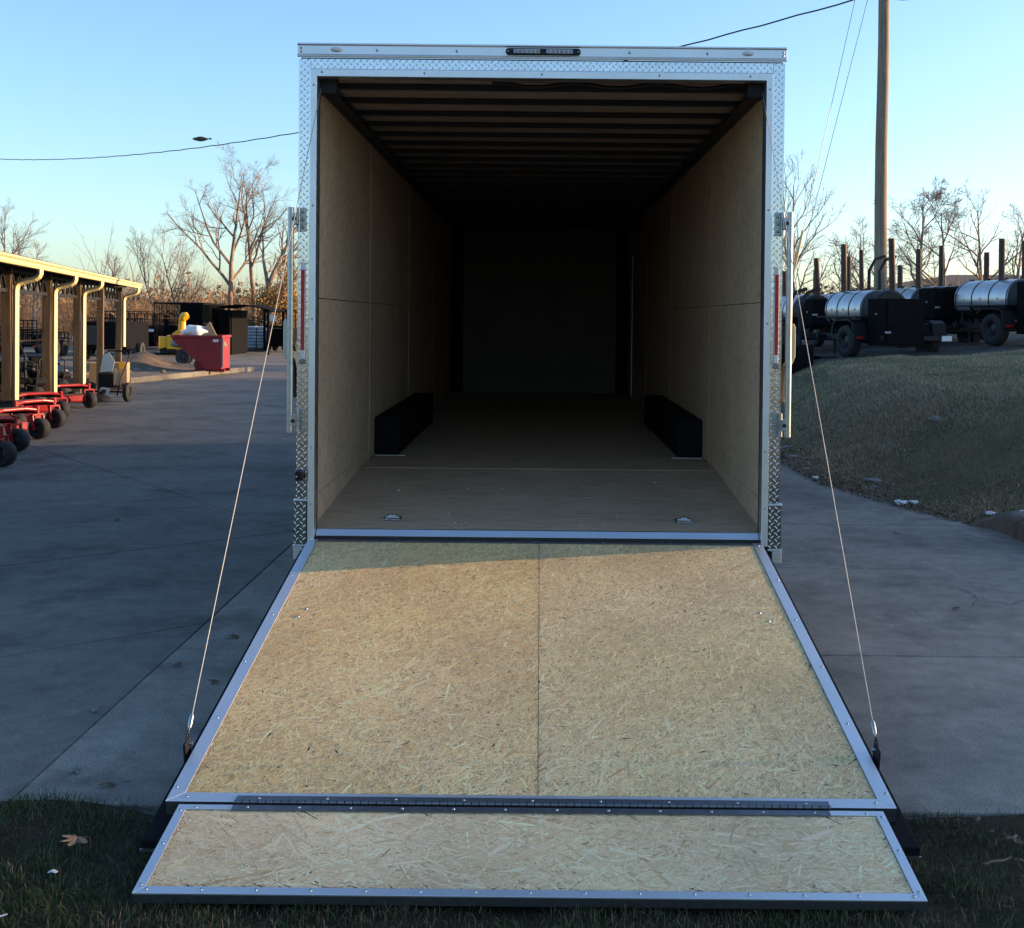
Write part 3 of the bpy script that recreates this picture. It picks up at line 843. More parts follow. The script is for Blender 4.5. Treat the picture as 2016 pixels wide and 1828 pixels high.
MAT['bark_fleck'] = simple('dark_bark_fleck', (0.035, 0.024, 0.014), 0.85, 0, 0.6, 30)
def osb_strands(name, parent, x0, x1, y0, y1, z, n, seed, pal, along, len_r, wid_r, grime=None):
    rg = np.random.default_rng(seed)
    cx = rg.uniform(x0, x1, n); cy = rg.uniform(y0, y1, n)
    ang = along + rg.normal(0, 0.75, n)
    L = rg.gamma(2.2, (len_r[1]-len_r[0])/3.2, n)+len_r[0]; L = np.minimum(L, len_r[1]*1.5)*0.5
    Wd = (rg.uniform(wid_r[0], wid_r[1], n) * rg.uniform(0.3, 1.0, n))*0.5
    bigf = rg.uniform(0, 1, n) < 0.07; L = np.where(bigf, L*2.2, L); Wd = np.where(bigf, Wd*2.0, Wd)
    ca, sa = np.cos(ang), np.sin(ang)
    tmpl = [(-1, -0.55), (-0.75, -1), (0.8, -0.9), (1, 0.35), (0.7, 1), (-0.85, 0.85)]
    zz = z + np.linspace(0, 0.0003, n)
    V = np.zeros((n, 6, 3))
    for k, (a, w) in enumerate(tmpl):
        u = a*L*rg.uniform(0.8, 1.0, n); v = w*Wd*rg.uniform(0.5, 1.1, n) + 0.06*L*np.abs(rg.normal(0, 0.5, n))*(a*a)*0.4
        V[:, k, 0] = cx + u*ca - v*sa; V[:, k, 1] = cy + u*sa + v*ca; V[:, k, 2] = zz
    V[:, :, 0] = np.clip(V[:, :, 0], x0, x1); V[:, :, 1] = np.clip(V[:, :, 1], y0, y1)
    F = np.arange(n*6).reshape(n, 6)
    pal = np.array(pal); wts = pal[:, 3]/pal[:, 3].sum()
    idx = rg.choice(len(pal), n, p=wts)
    C = pal[idx, :3] * rg.normal(1, 0.075, (n, 1)).clip(0.75, 1.25) * rg.normal(1, 0.025, (n, 3))
    # broad cloudy variation of the wood itself
    cl = np.array([mnoise.noise(Vector((cx[i]*2.2+seed, cy[i]*2.2, seed))) for i in range(n)])
    C = C*(1+0.20*cl)[:, None]
    C[:, 2] *= 1-0.10*np.array([mnoise.noise(Vector((cx[i]*1.1, cy[i]*1.1+seed, 9))) for i in range(n)])
    if grime is not None: C = grime(cx, cy, C)
    C = np.repeat(C.clip(0.01, 0.85)[:, None, :], 6, axis=1)
    o = fast_mesh(name, V.reshape(-1, 3), F, MAT['osb_strand'], parent, C.reshape(-1, 3))
    o['kind'] = 'stuff'
    return o
PAL_W = [(0.746, 0.507, 0.231, 5), (0.817, 0.57, 0.278, 5), (0.847, 0.65, 0.342, 3), (0.675, 0.439, 0.188, 3), (0.591, 0.364, 0.158, 1.2), (0.847, 0.714, 0.41, 1.4), (0.473, 0.272, 0.121, 0.25), (0.652, 0.485, 0.263, 1)]
PAL_G = [(0.707, 0.512, 0.263, 5), (0.765, 0.566, 0.303, 5), (0.834, 0.636, 0.352, 4), (0.639, 0.443, 0.212, 2.4), (0.56, 0.379, 0.176, 0.9), (0.843, 0.722, 0.429, 1.8), (0.457, 0.271, 0.127, 0.22), (0.605, 0.475, 0.285, 1.2)]
PAL_F = [(0.718, 0.514, 0.29, 5), (0.773, 0.568, 0.335, 5), (0.838, 0.634, 0.392, 4), (0.653, 0.457, 0.245, 2), (0.564, 0.381, 0.2, 0.7), (0.85, 0.698, 0.448, 2), (0.457, 0.285, 0.148, 0.25)]
for (xa, xb, pal, sd) in ((RX-HW+TW+0.001, RX+0.0214, PAL_W, 5), (RX+0.0226, RX+HW-TW-0.001, PAL_G, 6)):
    b = MB(); b.box(xa, xb, -RL+TW+0.001, -0.041, -0.0080, -0.0042); pn = b.build('strand_board', MAT['osb_base'], ramp_o)
    osb_strands('wood_flakes', pn, xa+0.001, xb-0.001, -RL+TW+0.003, -0.043, -0.0040, 62000, sd, pal, R(60), (0.008, 0.042), (0.002, 0.0085))
    rg = random.Random(sd)
    k = MB()
    for i in range(260):
        x, y = rg.uniform(xa+.02, xb-.02), rg.uniform(-RL+TW+.02, -.1); a = rg.uniform(0, 3.14); L = rg.uniform(.003, .009) if i % 9 else rg.uniform(0.012, 0.026); w = rg.uniform(.0016, .0036)
        k.add([(x-L*math.cos(a), y-L*math.sin(a), -0.0034), (x+w*math.sin(a), y-w*math.cos(a), -0.0034), (x+L*math.cos(a), y+L*math.sin(a), -0.0034), (x-w*math.sin(a), y+w*math.cos(a), -0.0034)], [(0, 1, 2, 3)])
    k.build('bark_flecks', MAT['bark_fleck'], pn)['kind'] = 'stuff'
# bolts through the panels
for (x, y) in ((-1.075, -0.955), (-1.055, -0.87), (1.045, -0.955), (1.02, -0.87)):
    screw(ramp_o, (x, y, -0.0034), (0, 0, 0), 1.3)
# cable lugs on the ramp
LUGS = []
for sx in (-1, 1):
    s_ = 0.868*RL
    xx = RX+sx*1.228
    b = MB(); b.box(xx-0.006, xx+0.006, -s_-0.03, -s_+0.03, -0.060, 0.035); lg = b.build('cable_lug', MAT['black_satin'], ramp_o, bevel=0.005)
    b = MB(); b.tube([(xx-0.020*sx, -s_, 0.022), (xx+0.011*sx, -s_, 0.022)], 0.0065, 10); b.build('lug_bolt', MAT['zinc'], lg, smooth_deg=50)
    LUGS.append((sx, xx, -s_))

# piano hinge + flap
b = MB(); b.box(RX-0.975, RX+0.985, -RL-0.002, -RL+0.030, 0.0003, 0.0022); b.build('hinge_leaf', MAT['hinge'], ramp_o)
kn = MB()
kn.tube([(RX-0.975, -RL-0.006, 0.003), (RX+0.985, -RL-0.006, 0.003)], 0.0068, 10); hk = kn.build('hinge_pin', MAT['hinge'], ramp_o, smooth_deg=50)
b = MB(); b.lathe([(-0.0016, 0.0), (-0.0016, 0.0072), (0.0016, 0.0072), (0.0016, 0)], 'x', n=10); kg = b.build('knuckle_gap', MAT['rubber'], hk, loc=(RX-0.95, -RL-0.006, 0.003))
for i in range(1, 75): part_copy(kg, hk, (RX-0.95+i*0.026, -RL-0.006, 0.003))
for i in range(9): screw(ramp_o, (RX-0.9+i*0.226, -RL+0.016, 0.0022), (0, 0, 0), 0.7)
FTH = math.atan2(0.073, 0.434); FL = 0.440
b = MB(); b.box(RX-1.152, RX+1.152, -FL, -0.002, -0.034, -0.0075)
fl = b.build('ramp_flap', MAT['hinge'], TR, loc=(0, -2.376, 0.1135), rot=(FTH, 0, 0))
FW = 1.153; FT = 0.030
for sx in (-1, 1):
    flat([(RX+sx*FW, -FL-0.001), (RX+sx*(FW-FT), -FL+FT), (RX+sx*(FW-FT), -0.026), (RX+sx*FW, -0.0)], -0.0060, 0.0, 'flap_side_trim', MAT['alu_ramp'], fl)
    for yq in (-0.035, -0.21, -0.405): screw(fl, (RX+sx*(FW-0.014), yq, 0.0), (0, 0, 0), 0.95)
flat([(RX-FW+e, -FL-0.0016), (RX+FW-e, -FL-0.0016), (RX+FW-FT-e, -FL+FT), (RX-FW+FT+e, -FL+FT)], -0.0060, -0.0004, 'flap_nose_trim', MAT['alu_ramp'], fl)
flat([(RX-FW+FT+e, -0.026), (RX+FW-FT-e, -0.026), (RX+FW-e, -0.001), (RX-FW+e, -0.001)], -0.0060, -0.0004, 'flap_hinge_trim', MAT['alu_ramp'], fl)
b = MB(); b.box(RX-0.975, RX+0.975, -0.032, -0.005, 0.0003, 0.0020); b.build('flap_hinge_leaf', MAT['hinge'], fl)
for i in range(15): screw(fl, (RX-FW+0.035+i*(2*FW-0.07)/14, -FL+0.016, -0.0002), (0, 0, 0), 0.95)
for i in range(14): screw(fl, (RX-FW+0.06+i*(2*FW-0.12)/13, -0.017, 0.002 if 1 <= i <= 12 else -0.0004), (0, 0, 0), 0.8)
b = MB(); b.box(RX-FW+FT+0.001, RX+FW-FT-0.001, -FL+FT+0.001, -0.027, -0.0075, -0.0042); fp = b.build('flap_strand_board', MAT['osb_base'], fl)
osb_strands('wood_flakes', fp, RX-FW+FT+0.002, RX+FW-FT-0.002, -FL+FT+0.002, -0.028, -0.0040, 15000, 11, PAL_F, R(0), (0.012, 0.085), (0.002, 0.012))

# ---------------------------------------------------------------- cables
Mr = Matrix.Translation((0, -0.03, 0.535)) @ Matrix.Rotation(TH, 4, 'X')
for (sx, xx, yy) in LUGS:
    a = Mr @ Vector((xx, yy, 0.030)); t = Vector((sx*1.178, 0.02, 2.9310))
    d = (t-a).normalized()
    b = MB(); b.tube([a+d*0.03, t], 0.0019, 8); cb = b.build('ramp_cable', MAT['cable'], TR, smooth_deg=60)
    b = MB(); b.tube([a+d*0.045, a+d*0.055, a+d*0.085, a+d*0.095], [0.006, 0.0085, 0.0085, 0.006], 8); b.build('ferrule', MAT['zinc'], cb, smooth_deg=50)
    ring = []
    s = d.cross(Vector((1, 0, 0))).normalized()
    for i in range(17):
        an = 2*math.pi*i/16; ring.append(a + d*(0.012+0.024*math.cos(an)) + s*(0.013*math.sin(an)))
    b = MB(); b.tube(ring, 0.0032, 6, caps=False); b.build('cable_eye', MAT['black_satin'], cb, smooth_deg=60)

# ================================================================ SHED (left)
PHI = R(12.73)
SH = empty('open_shed', (-7.95, 17.07, 0), PHI, 'open-sided equipment shed with cream gutter, rough timber posts and steel trusses', 'shed')
SP = 3.006
rp = random.Random(2)
for k in range(-1, 5):
    y = k*SP
    b = MB(); w = 0.070
    pts = [(rp.uniform(-.008, .008), y+rp.uniform(-.008, .008), z) for z in (0, 0.5, 1.0, 1.5, 2.0, 2.40)]
    vs = []; fs = []
    for (x, yy_, z) in pts:
        for i, j in ((-1, -1), (1, -1), (1, 1), (-1, 1)): vs.append((x+i*w, yy_+j*w, z))
    for i in range(len(pts)-1):
        for j in range(4): fs.append((i*4+j, i*4+(j+1) % 4, i*4+4+(j+1) % 4, i*4+4+j))
    fs += [(3, 2, 1, 0), tuple(range(len(vs)-4, len(vs)))]
    b.add(vs, fs); b.build('post', MAT['post_wood'], SH, bevel=0.008)
    b = MB(); b.box(-6.6, -6.46, y-0.07, y+0.07, 0, 2.62); b.build('rear_post', MAT['post_wood'], SH, bevel=0.008)
for k in range(-1, 4):       # trusses between posts
    b = MB(); y0, y1 = k*SP+0.08, (k+1)*SP-0.08
    b.box(-0.03, 0.02, y0-0.01, y1+0.01, 2.03, 2.085); b.box(-0.03, 0.02, y0-0.01, y1+0.01, 2.34, 2.385)
    n = 6
    for i in range(n):
        ya = y0+(y1-y0)*i/n; yb = y0+(y1-y0)*(i+1)/n; ym = (ya+yb)/2
        b.bar((-0.005, ya, 2.08), (-0.005, ym, 2.34), 0.03, 0.03); b.bar((-0.005, ym, 2.34), (-0.005, yb, 2.08), 0.03, 0.03)
    b.build('truss', MAT['black_satin'], SH)
b = MB()
yA, yB = -6.0, 12.35
b.prism([(0.40, yA, 2.455), (0.40, yA, 2.475), (-7.2, yA, 2.79), (-7.2, yA, 2.77)], (0, yB-yA, 0)); b.build('roof', MAT['roof_under'], SH)
for i in range(13):
    y = yA+0.2+i*1.5
    b = MB(); b.prism([(0.37, y, 2.40), (0.37, y, 2.452), (-7.1, y, 2.765), (-7.1, y, 2.65)], (0, 0.05, 0)); b.build('rafter', MAT['roof_under'], SH)
b = MB()
gp = [(0.41, 2.375), (0.485, 2.375), (0.500, 2.40), (0.505, 2.44), (0.535, 2.465), (0.535, 2.492), (0.525, 2.492), (0.525, 2.475), (0.41, 2.475)]
b.prism([(p[0], yA, p[1]) for p in gp], (0, yB+0.12-yA, 0)); b.build('gutter', MAT['gutter'], SH, bevel=0.003)
b = MB(); b.box(0.40, 0.52, yA, yB+0.1, 2.493, 2.505); b.build('roof_edge', MAT['shingle'], SH)
for k, zend in ((-1, 0.22), (0, 0.22), (1, 0.22), (2, 0.22), (4, 0.90)):
    y = k*SP-0.02
    b = MB()
    path = [(0.465, y, 2.38), (0.465, y, 2.31), (0.445, y, 2.265), (0.40, y, 2.235), (0.22, y, 2.185), (0.165, y, 2.16), (0.135, y, 2.115), (0.128, y, 2.05), (0.128, y, zend+0.1), (0.128, y, zend)]
    b.tube(path, 0.047, 4); b.build('downspout', MAT['gutter'], SH, bevel=0.006)
def shed_w(x, y, z=0.0):
    return Matrix.Translation(SH.location) @ Matrix.Rotation(PHI, 4, 'Z') @ Vector((x, y, z))

# ================================================================ MOWERS
def wheel(parent, c, r, w, axis_rot=0.0, rim_mat=None, name='wheel', n=22):
    hw = w/2
    b = MB(); b.lathe([(-hw*0.6, r*0.45), (-hw*0.95, r*0.55), (-hw, r*0.80), (-hw*0.75, r*0.97), (0, r), (hw*0.75, r*0.97), (hw, r*0.80), (hw*0.95, r*0.55), (hw*0.6, r*0.45)], 'x', n=n)
    o = b.build(name, MAT['tyre'], parent, smooth_deg=50, loc=c, rot=(0, 0, axis_rot))
    b = MB(); b.lathe([(-hw*0.5, 0), (-hw*0.5, r*0.2), (-hw*0.25, r*0.42), (-hw*0.62, r*0.5), (hw*0.62, r*0.5), (hw*0.25, r*0.42), (hw*0.5, r*0.2), (hw*0.5, 0)], 'x', n=14)
    b.build('rim', rim_mat or MAT['rim'], o, smooth_deg=50)
    return o
def make_mower():
    """front faces local +x"""
    m = empty('zero_turn_mower', (0, 0, 0))
    H = R(90)
    for sy in (-1, 1):
        wheel(m, (0.98, sy*0.40, 0.16), 0.16, 0.16, H+0.15*sy, MAT['rim'], 'caster_wheel')
        wheel(m, (-0.35, sy*0.46, 0.26), 0.26, 0.26, H, MAT['rim'], 'drive_wheel')
        b = MB(); b.bar((0.98, sy*0.40-0.10, 0.14), (0.93, sy*0.40-0.10, 0.36), 0.02, 0.05); b.bar((0.98, sy*0.40+0.10, 0.14), (0.93, sy*0.40+0.10, 0.36), 0.02, 0.05)
        b.bar((0.93, sy*0.40-0.11, 0.37), (0.93, sy*0.40+0.11, 0.37), 0.06, 0.03); b.tube([(0.93, sy*0.40, 0.36), (0.93, sy*0.40, 0.50)], 0.035, 10)
        b.build('caster_fork', MAT['mower_red'], m, bevel=0.004)
        b = MB(); b.bar((0.95, sy*0.40, 0.42), (0.45, sy*0.30, 0.40), 0.06, 0.06); b.bar((0.45, sy*0.30, 0.40), (-0.75, sy*0.26, 0.40), 0.06, 0.06); b.build('frame_rail', MAT['black_satin'], m, bevel=0.008)
        b = MB(); b.tube([(0.12, sy*0.27, 0.50), (0.22, sy*0.27, 0.80), (0.20, sy*0.27, 0.95), (0.14, sy*0.16, 1.02), (0.13, sy*0.02, 1.03)], 0.015, 8); b.build('lap_bar', MAT['black_satin'], m, smooth_deg=60)
        b = MB(); b.prism([(-0.62, sy*0.34, 0.55), (-0.08, sy*0.34, 0.55), (-0.02, sy*0.34, 0.62), (-0.15, sy*0.34, 0.70), (-0.62, sy*0.34, 0.66)], (0, sy*0.22, 0)); b.build('fuel_tank', MAT['black_satin'], m, bevel=0.03)
    b = MB(); b.tube([(0.93, -0.42, 0.44), (0.90, -0.2, 0.47), (0.90, 0.2, 0.47), (0.93, 0.42, 0.44)], 0.03, 8); b.build('front_beam', MAT['mower_red'], m, bevel=0.01)
    b = MB()
    dk = [(0.62, -0.52), (0.62, 0.52), (0.40, 0.60), (0.05, 0.56), (0.0, 0.4), (0.0, -0.4), (0.05, -0.56), (0.40, -0.60)]
    b.prism([(p[0], p[1], 0.10) for p in dk], (0, 0, 0.14)); b.build('cutting_deck', MAT['mower_red'], m, bevel=0.03)
    b = MB()
    for sy in (-1, 0, 1): b.lathe([(0.24, 0.12), (0.30, 0.11), (0.32, 0.0)], 'z', (0.32, sy*0.40, 0), 14)
    b.box(0.15, 0.50, -0.50, 0.50, 0.24, 0.27); b.build('belt_covers', MAT['black_satin'], m, smooth_deg=40)
    b = MB(); b.prism([(0.80, -0.28, 0.50), (0.30, -0.28, 0.46), (0.05, -0.28, 0.46), (0.05, -0.28, 0.43), (0.82, -0.28, 0.43)], (0, 0.56, 0)); b.build('foot_plate', MAT['black_satin'], m, bevel=0.01)
    b = MB(); b.prism([(0.08, -0.25, 0.60), (-0.38, -0.25, 0.58), (-0.40, -0.25, 0.70), (0.05, -0.25, 0.71), (0.10, -0.25, 0.67)], (0, 0.5, 0))
    b.prism([(-0.36, -0.19, 0.66), (-0.46, -0.19, 0.98), (-0.41, -0.19, 1.03), (-0.34, -0.19, 0.97), (-0.25, -0.19, 0.70)], (0, 0.38, 0)); b.build('seat', MAT['black_matte'], m, bevel=0.04, seg=3)
    b = MB()
    for sy in (-1, 1): b.box(-0.32, 0.02, sy*0.28-0.03, sy*0.28+0.03, 0.84, 0.89)
    b.build('arm_rests', MAT['seat'], m, bevel=0.015)
    b = MB(); b.tube([(-0.55, -0.36, 0.45), (-0.58, -0.36, 1.10), (-0.85, -0.36, 1.30), (-0.90, -0.30, 1.33), (-0.90, 0.30, 1.33), (-0.85, 0.36, 1.30), (-0.58, 0.36, 1.10), (-0.55, 0.36, 0.45)], 0.024, 8); b.build('roll_bar', MAT['black_satin'], m, smooth_deg=50)
    b = MB(); b.box(-1.0, -0.55, -0.26, 0.26, 0.46, 0.78); b.lathe([(0.78, 0.20), (0.88, 0.19), (0.90, 0.0)], 'z', (-0.78, 0, 0), 16); b.build('engine', MAT['black_satin'], m, bevel=0.02)
    return m
mower0 = make_mower()
mow = [((-6.15, 12.45), -22, 'red zero-turn mower at the near end of the shed row, mostly its front wheels showing'),
       ((-6.62, 13.85), -20, 'second red zero-turn mower of the shed row, in front of the first full post'),
       ((-7.00, 15.30), -24, 'third red zero-turn mower of the shed row, beside the widest downspout'),
       ((-7.40, 16.80), -22, 'fourth red zero-turn mower of the shed row, seat and levers showing between posts'),
       ((-8.05, 18.4), -44, 'fifth red zero-turn mower of the shed row, tucked beside a downspout'),
       ((-8.45, 20.6), -40, 'last red zero-turn mower of the shed row, beside the walk-behind trimmer')]
for i, ((x, y), a, lab) in enumerate(mow):
    o = mower0 if i == 0 else copy_tree(mower0)
    o.name = 'zero_turn_mower'
    o.location = (x-0.85*math.cos(R(a)), y-0.85*math.sin(R(a)), 0); o.rotation_euler = (0, 0, R(a)); o.scale = (0.9, 0.9, 0.9)
    tag(o, lab, 'mower', 'mowers parked along the shed')

# wheeled string trimmer (black walk-behind)
WT = empty('walk_behind_trimmer', (-8.47, 22.5, 0), R(-8), 'black walk-behind trimmer with white tag parked past the last shed mower', 'trimmer')
for sx in (-1, 1): wheel(WT, (sx*0.40, 0, 0.19), 0.19, 0.10, 0.1*sx, name='wheel')
b = MB(); b.tube([(-0.36, 0, 0.19), (0.36, 0, 0.19)], 0.018, 8)
for sx in (-1, 1): b.tube([(sx*0.20, -0.05, 0.12), (sx*0.22, 0.05, 0.45), (sx*0.26, 0.35, 0.92), (sx*0.24, 0.42, 0.98)], 0.014, 8)
b.tube([(-0.24, 0.42, 0.98), (0.24, 0.42, 0.98)], 0.018, 8); b.build('handle_frame', MAT['black_satin'], WT, smooth_deg=50)
b = MB(); b.box(-0.17, 0.17, -0.12, 0.2, 0.28, 0.56); b.lathe([(0.56, 0.15), (0.66, 0.14), (0.70, 0.05), (0.70, 0)], 'z', (0, 0.04, 0), 14); b.build('engine', MAT['black_satin'], WT, bevel=0.02)
b = MB(); b.lathe([(0.04, 0.0), (0.04, 0.20), (0.10, 0.21), (0.16, 0.06), (0.16, 0)], 'z', (0, -0.35, 0), 16); b.bar((0, -0.3, 0.16), (0, 0, 0.3), 0.08, 0.05); b.build('trimmer_head', MAT['black_satin'], WT, bevel=0.004)
b = MB(); b.prism([(-0.10, -0.16, 0.58), (0.17, -0.17, 0.60), (0.20, -0.15, 0.80), (0.06, -0.12, 0.97), (-0.06, -0.12, 0.92)], (0, 0.004, 0)); b.build('paper_tag', MAT['paper'], WT)
b = MB(); b.prism([(-0.12, -0.20, 0.10), (0.10, -0.20, 0.12), (0.12, -0.17, 0.27), (-0.06, -0.17, 0.29)], (0, 0.004, 0)); b.build('lower_tag', MAT['paper'], WT)

# cardboard box on pallet
BX = empty('cardboard_box', (-9.93, 26.4, 0), R(14), 'long brown cardboard box on a pallet beside the shed posts', 'box')
b = MB(); b.box(-0.40, 0.42, -0.3, 0.3, 0.13, 0.60); b.build('carton', MAT['card'], BX, bevel=0.008)
b = MB(); b.box(-0.40, 0.42, -0.03, 0.03, 0.601, 0.603); b.build('tape', MAT['gutter'], BX)
b = MB(); b.box(0.24, 0.36, -0.308, -0.304, 0.46, 0.63); b.build('yellow_label', MAT['yellow'], BX)
for y in (-0.26, 0, 0.26):
    b = MB(); b.box(-0.42, 0.44, y-0.04, y+0.04, 0.0, 0.09); b.build('pallet_runner', MAT['post_wood'], BX)
for i in range(6):
    b = MB(); x = -0.37+i*0.152; b.box(x-0.05, x+0.05, -0.31, 0.31, 0.0905, 0.128); b.build('pallet_slat', MAT['post_wood'], BX)

# ================================================================ HOPPER
HP = empty('dump_hopper', (-9.62, 33.2, 0.09), R(3), 'red self-dumping steel hopper heaped with rubbish by the dirt island', 'hopper')
HP.scale = (0.90, 0.90, 0.90)
side = [(-0.98, 1.02), (-0.98, 1.16), (0.56, 1.16), (0.56, 0.10), (0.06, 0.10)]
b = MB()
for y in (-0.62, 0.60): b.prism([(p[0], y, p[1]) for p in side], (0, 0.02, 0))
b.prism([(-0.98, -0.60, 1.02), (0.06, -0.60, 0.10), (0.06, -0.60, 0.13), (-0.95, -0.60, 1.03)], (0, 1.2, 0))
b.box(0.54, 0.56, -0.60, 0.60, 0.10, 1.16); b.box(0.06, 0.54, -0.6, 0.6, 0.10, 0.12)
b.build('bin', MAT['dump_red'], HP)
b = MB()
for y in (-0.66, 0.62): b.box(-1.02, 0.60, y, y+0.04, 1.09, 1.17)
b.box(-1.02, -0.98, -0.62, 0.62, 1.09, 1.17); b.box(0.56, 0.60, -0.62, 0.62, 1.09, 1.17); b.build('rim_rail', MAT['dump_red'], HP, bevel=0.008)
b = MB()
for y in (-0.45, 0.37):
    b.prism([(-0.40, y, 0.0), (0.62, y, 0.0), (0.62, y, 0.09), (-0.30, y, 0.09)], (0, 0.08, 0))
    b.lathe([(0, 0.0), (0, 0.22), (0.03, 0.22), (0.03, 0)], 'y', (-0.12, y, 0.23), 20)
b.build('base_rockers', MAT['dump_red'], HP)
b = MB(); b.box(0.30, 0.47, -0.626, -0.621, 0.96, 1.04); b.build('rating_label', MAT['paper'], HP)
b = MB(); b.bar((0.585, -0.6, 0.15), (0.585, -0.6, 1.1), 0.04, 0.05); b.build('latch_handle', MAT['hinge'], HP)
def blob(name, loc, r, seed, mat, label, cat, amp=0.35, sub=3):
    bm = bmesh.new(); bmesh.ops.create_icosphere(bm, subdivisions=sub, radius=1.0)
    for v in bm.verts:
        n_ = mnoise.noise(v.co*1.6+Vector((seed, 0, 0)))*amp + mnoise.noise(v.co*4+Vector((0, seed, 0)))*amp*0.4
        v.co = Vector((v.co.x*r[0], v.co.y*r[1], v.co.z*r[2]))*(1+n_)
    me = bpy.data.meshes.new(name); bm.to_mesh(me); bm.free(); me.materials.append(mat)
    o = bpy.data.objects.new(name, me); col.objects.link(o); o.location = loc
    me.shade_smooth()
    if label: tag(o, label, cat)
    return o
rbg = blob('rubbish_bag', (-10.0, 33.2, 1.24), (0.36, 0.32, 0.20), 2, MAT['white_plastic'], 'crumpled white plastic bag on top of the red hopper', 'bag')
b = MB()
b.prism([(-0.20, 0, 0), (0.24, 0, 0), (0.02, 0.02, 0.42), (-0.10, 0.02, 0.30)], (0, 0.02, 0)); b.prism([(0.24, 0, 0), (0.05, 0.3, 0), (0.0, 0.2, 0.36), (0.02, 0.02, 0.42)], (0.02, 0.01, 0))
tag(b.build('cardboard_sheet', MAT['card'], None, loc=(-9.58, 33.1, 1.10)), 'folded cardboard sheet sticking out of the red hopper', 'cardboard')
blob('rubbish_heap', (-9.9, 33.2, 0.92), (0.75, 0.50, 0.22), 7, MAT['rock'], 'grey rubbish heap filling the red hopper', 'rubbish')

# yellow chipper
CH = empty('wood_chipper', (-12.25, 39.2, 0.0), R(10), 'yellow wood chipper with upright discharge chute behind the red hopper', 'chipper')
CH.scale = (0.86, 0.86, 1.0)
b = MB(); b.tube([(0, 0, 0.9), (0, 0, 1.20), (0.0, 0, 1.48), (0.02, -0.03, 1.60), (0.07, -0.08, 1.68), (0.14, -0.15, 1.68), (0.18, -0.20, 1.62)], [0.17, 0.15, 0.14, 0.145, 0.145, 0.14, 0.13], 10); b.build('discharge_chute', MAT['yellow'], CH, bevel=0.01)
b = MB(); b.box(-0.55, 0.35, -0.35, 0.35, 0.55, 1.02); b.lathe([(-0.3, 0), (-0.3, 0.36), (0.3, 0.36), (0.3, 0)], 'y', (-0.05, 0, 0.85), 16); b.build('drum_housing', MAT['yellow'], CH, bevel=0.02)
b = MB(); b.prism([(-0.55, -0.30, 0.62), (-0.85, -0.36, 0.55), (-0.85, -0.36, 0.98), (-0.55, -0.30, 0.95)], (0, 0.7, 0)); b.build('feed_hopper', MAT['yellow'], CH, bevel=0.015)
b = MB(); b.box(-0.8, 1.3, -0.25, 0.25, 0.42, 0.54); b.box(0.5, 1.1, -0.3, 0.3, 0.54, 1.0); b.tube([(1.35, 0, 0.0), (1.35, 0, 0.6)], 0.03, 8); b.bar((1.2, 0, 0.48), (1.7, 0, 0.48), 0.07, 0.07); b.build('frame', MAT['black_satin'], CH)
for sy in (-1, 1): wheel(CH, (0.1, sy*0.5, 0.29), 0.29, 0.17, R(90))

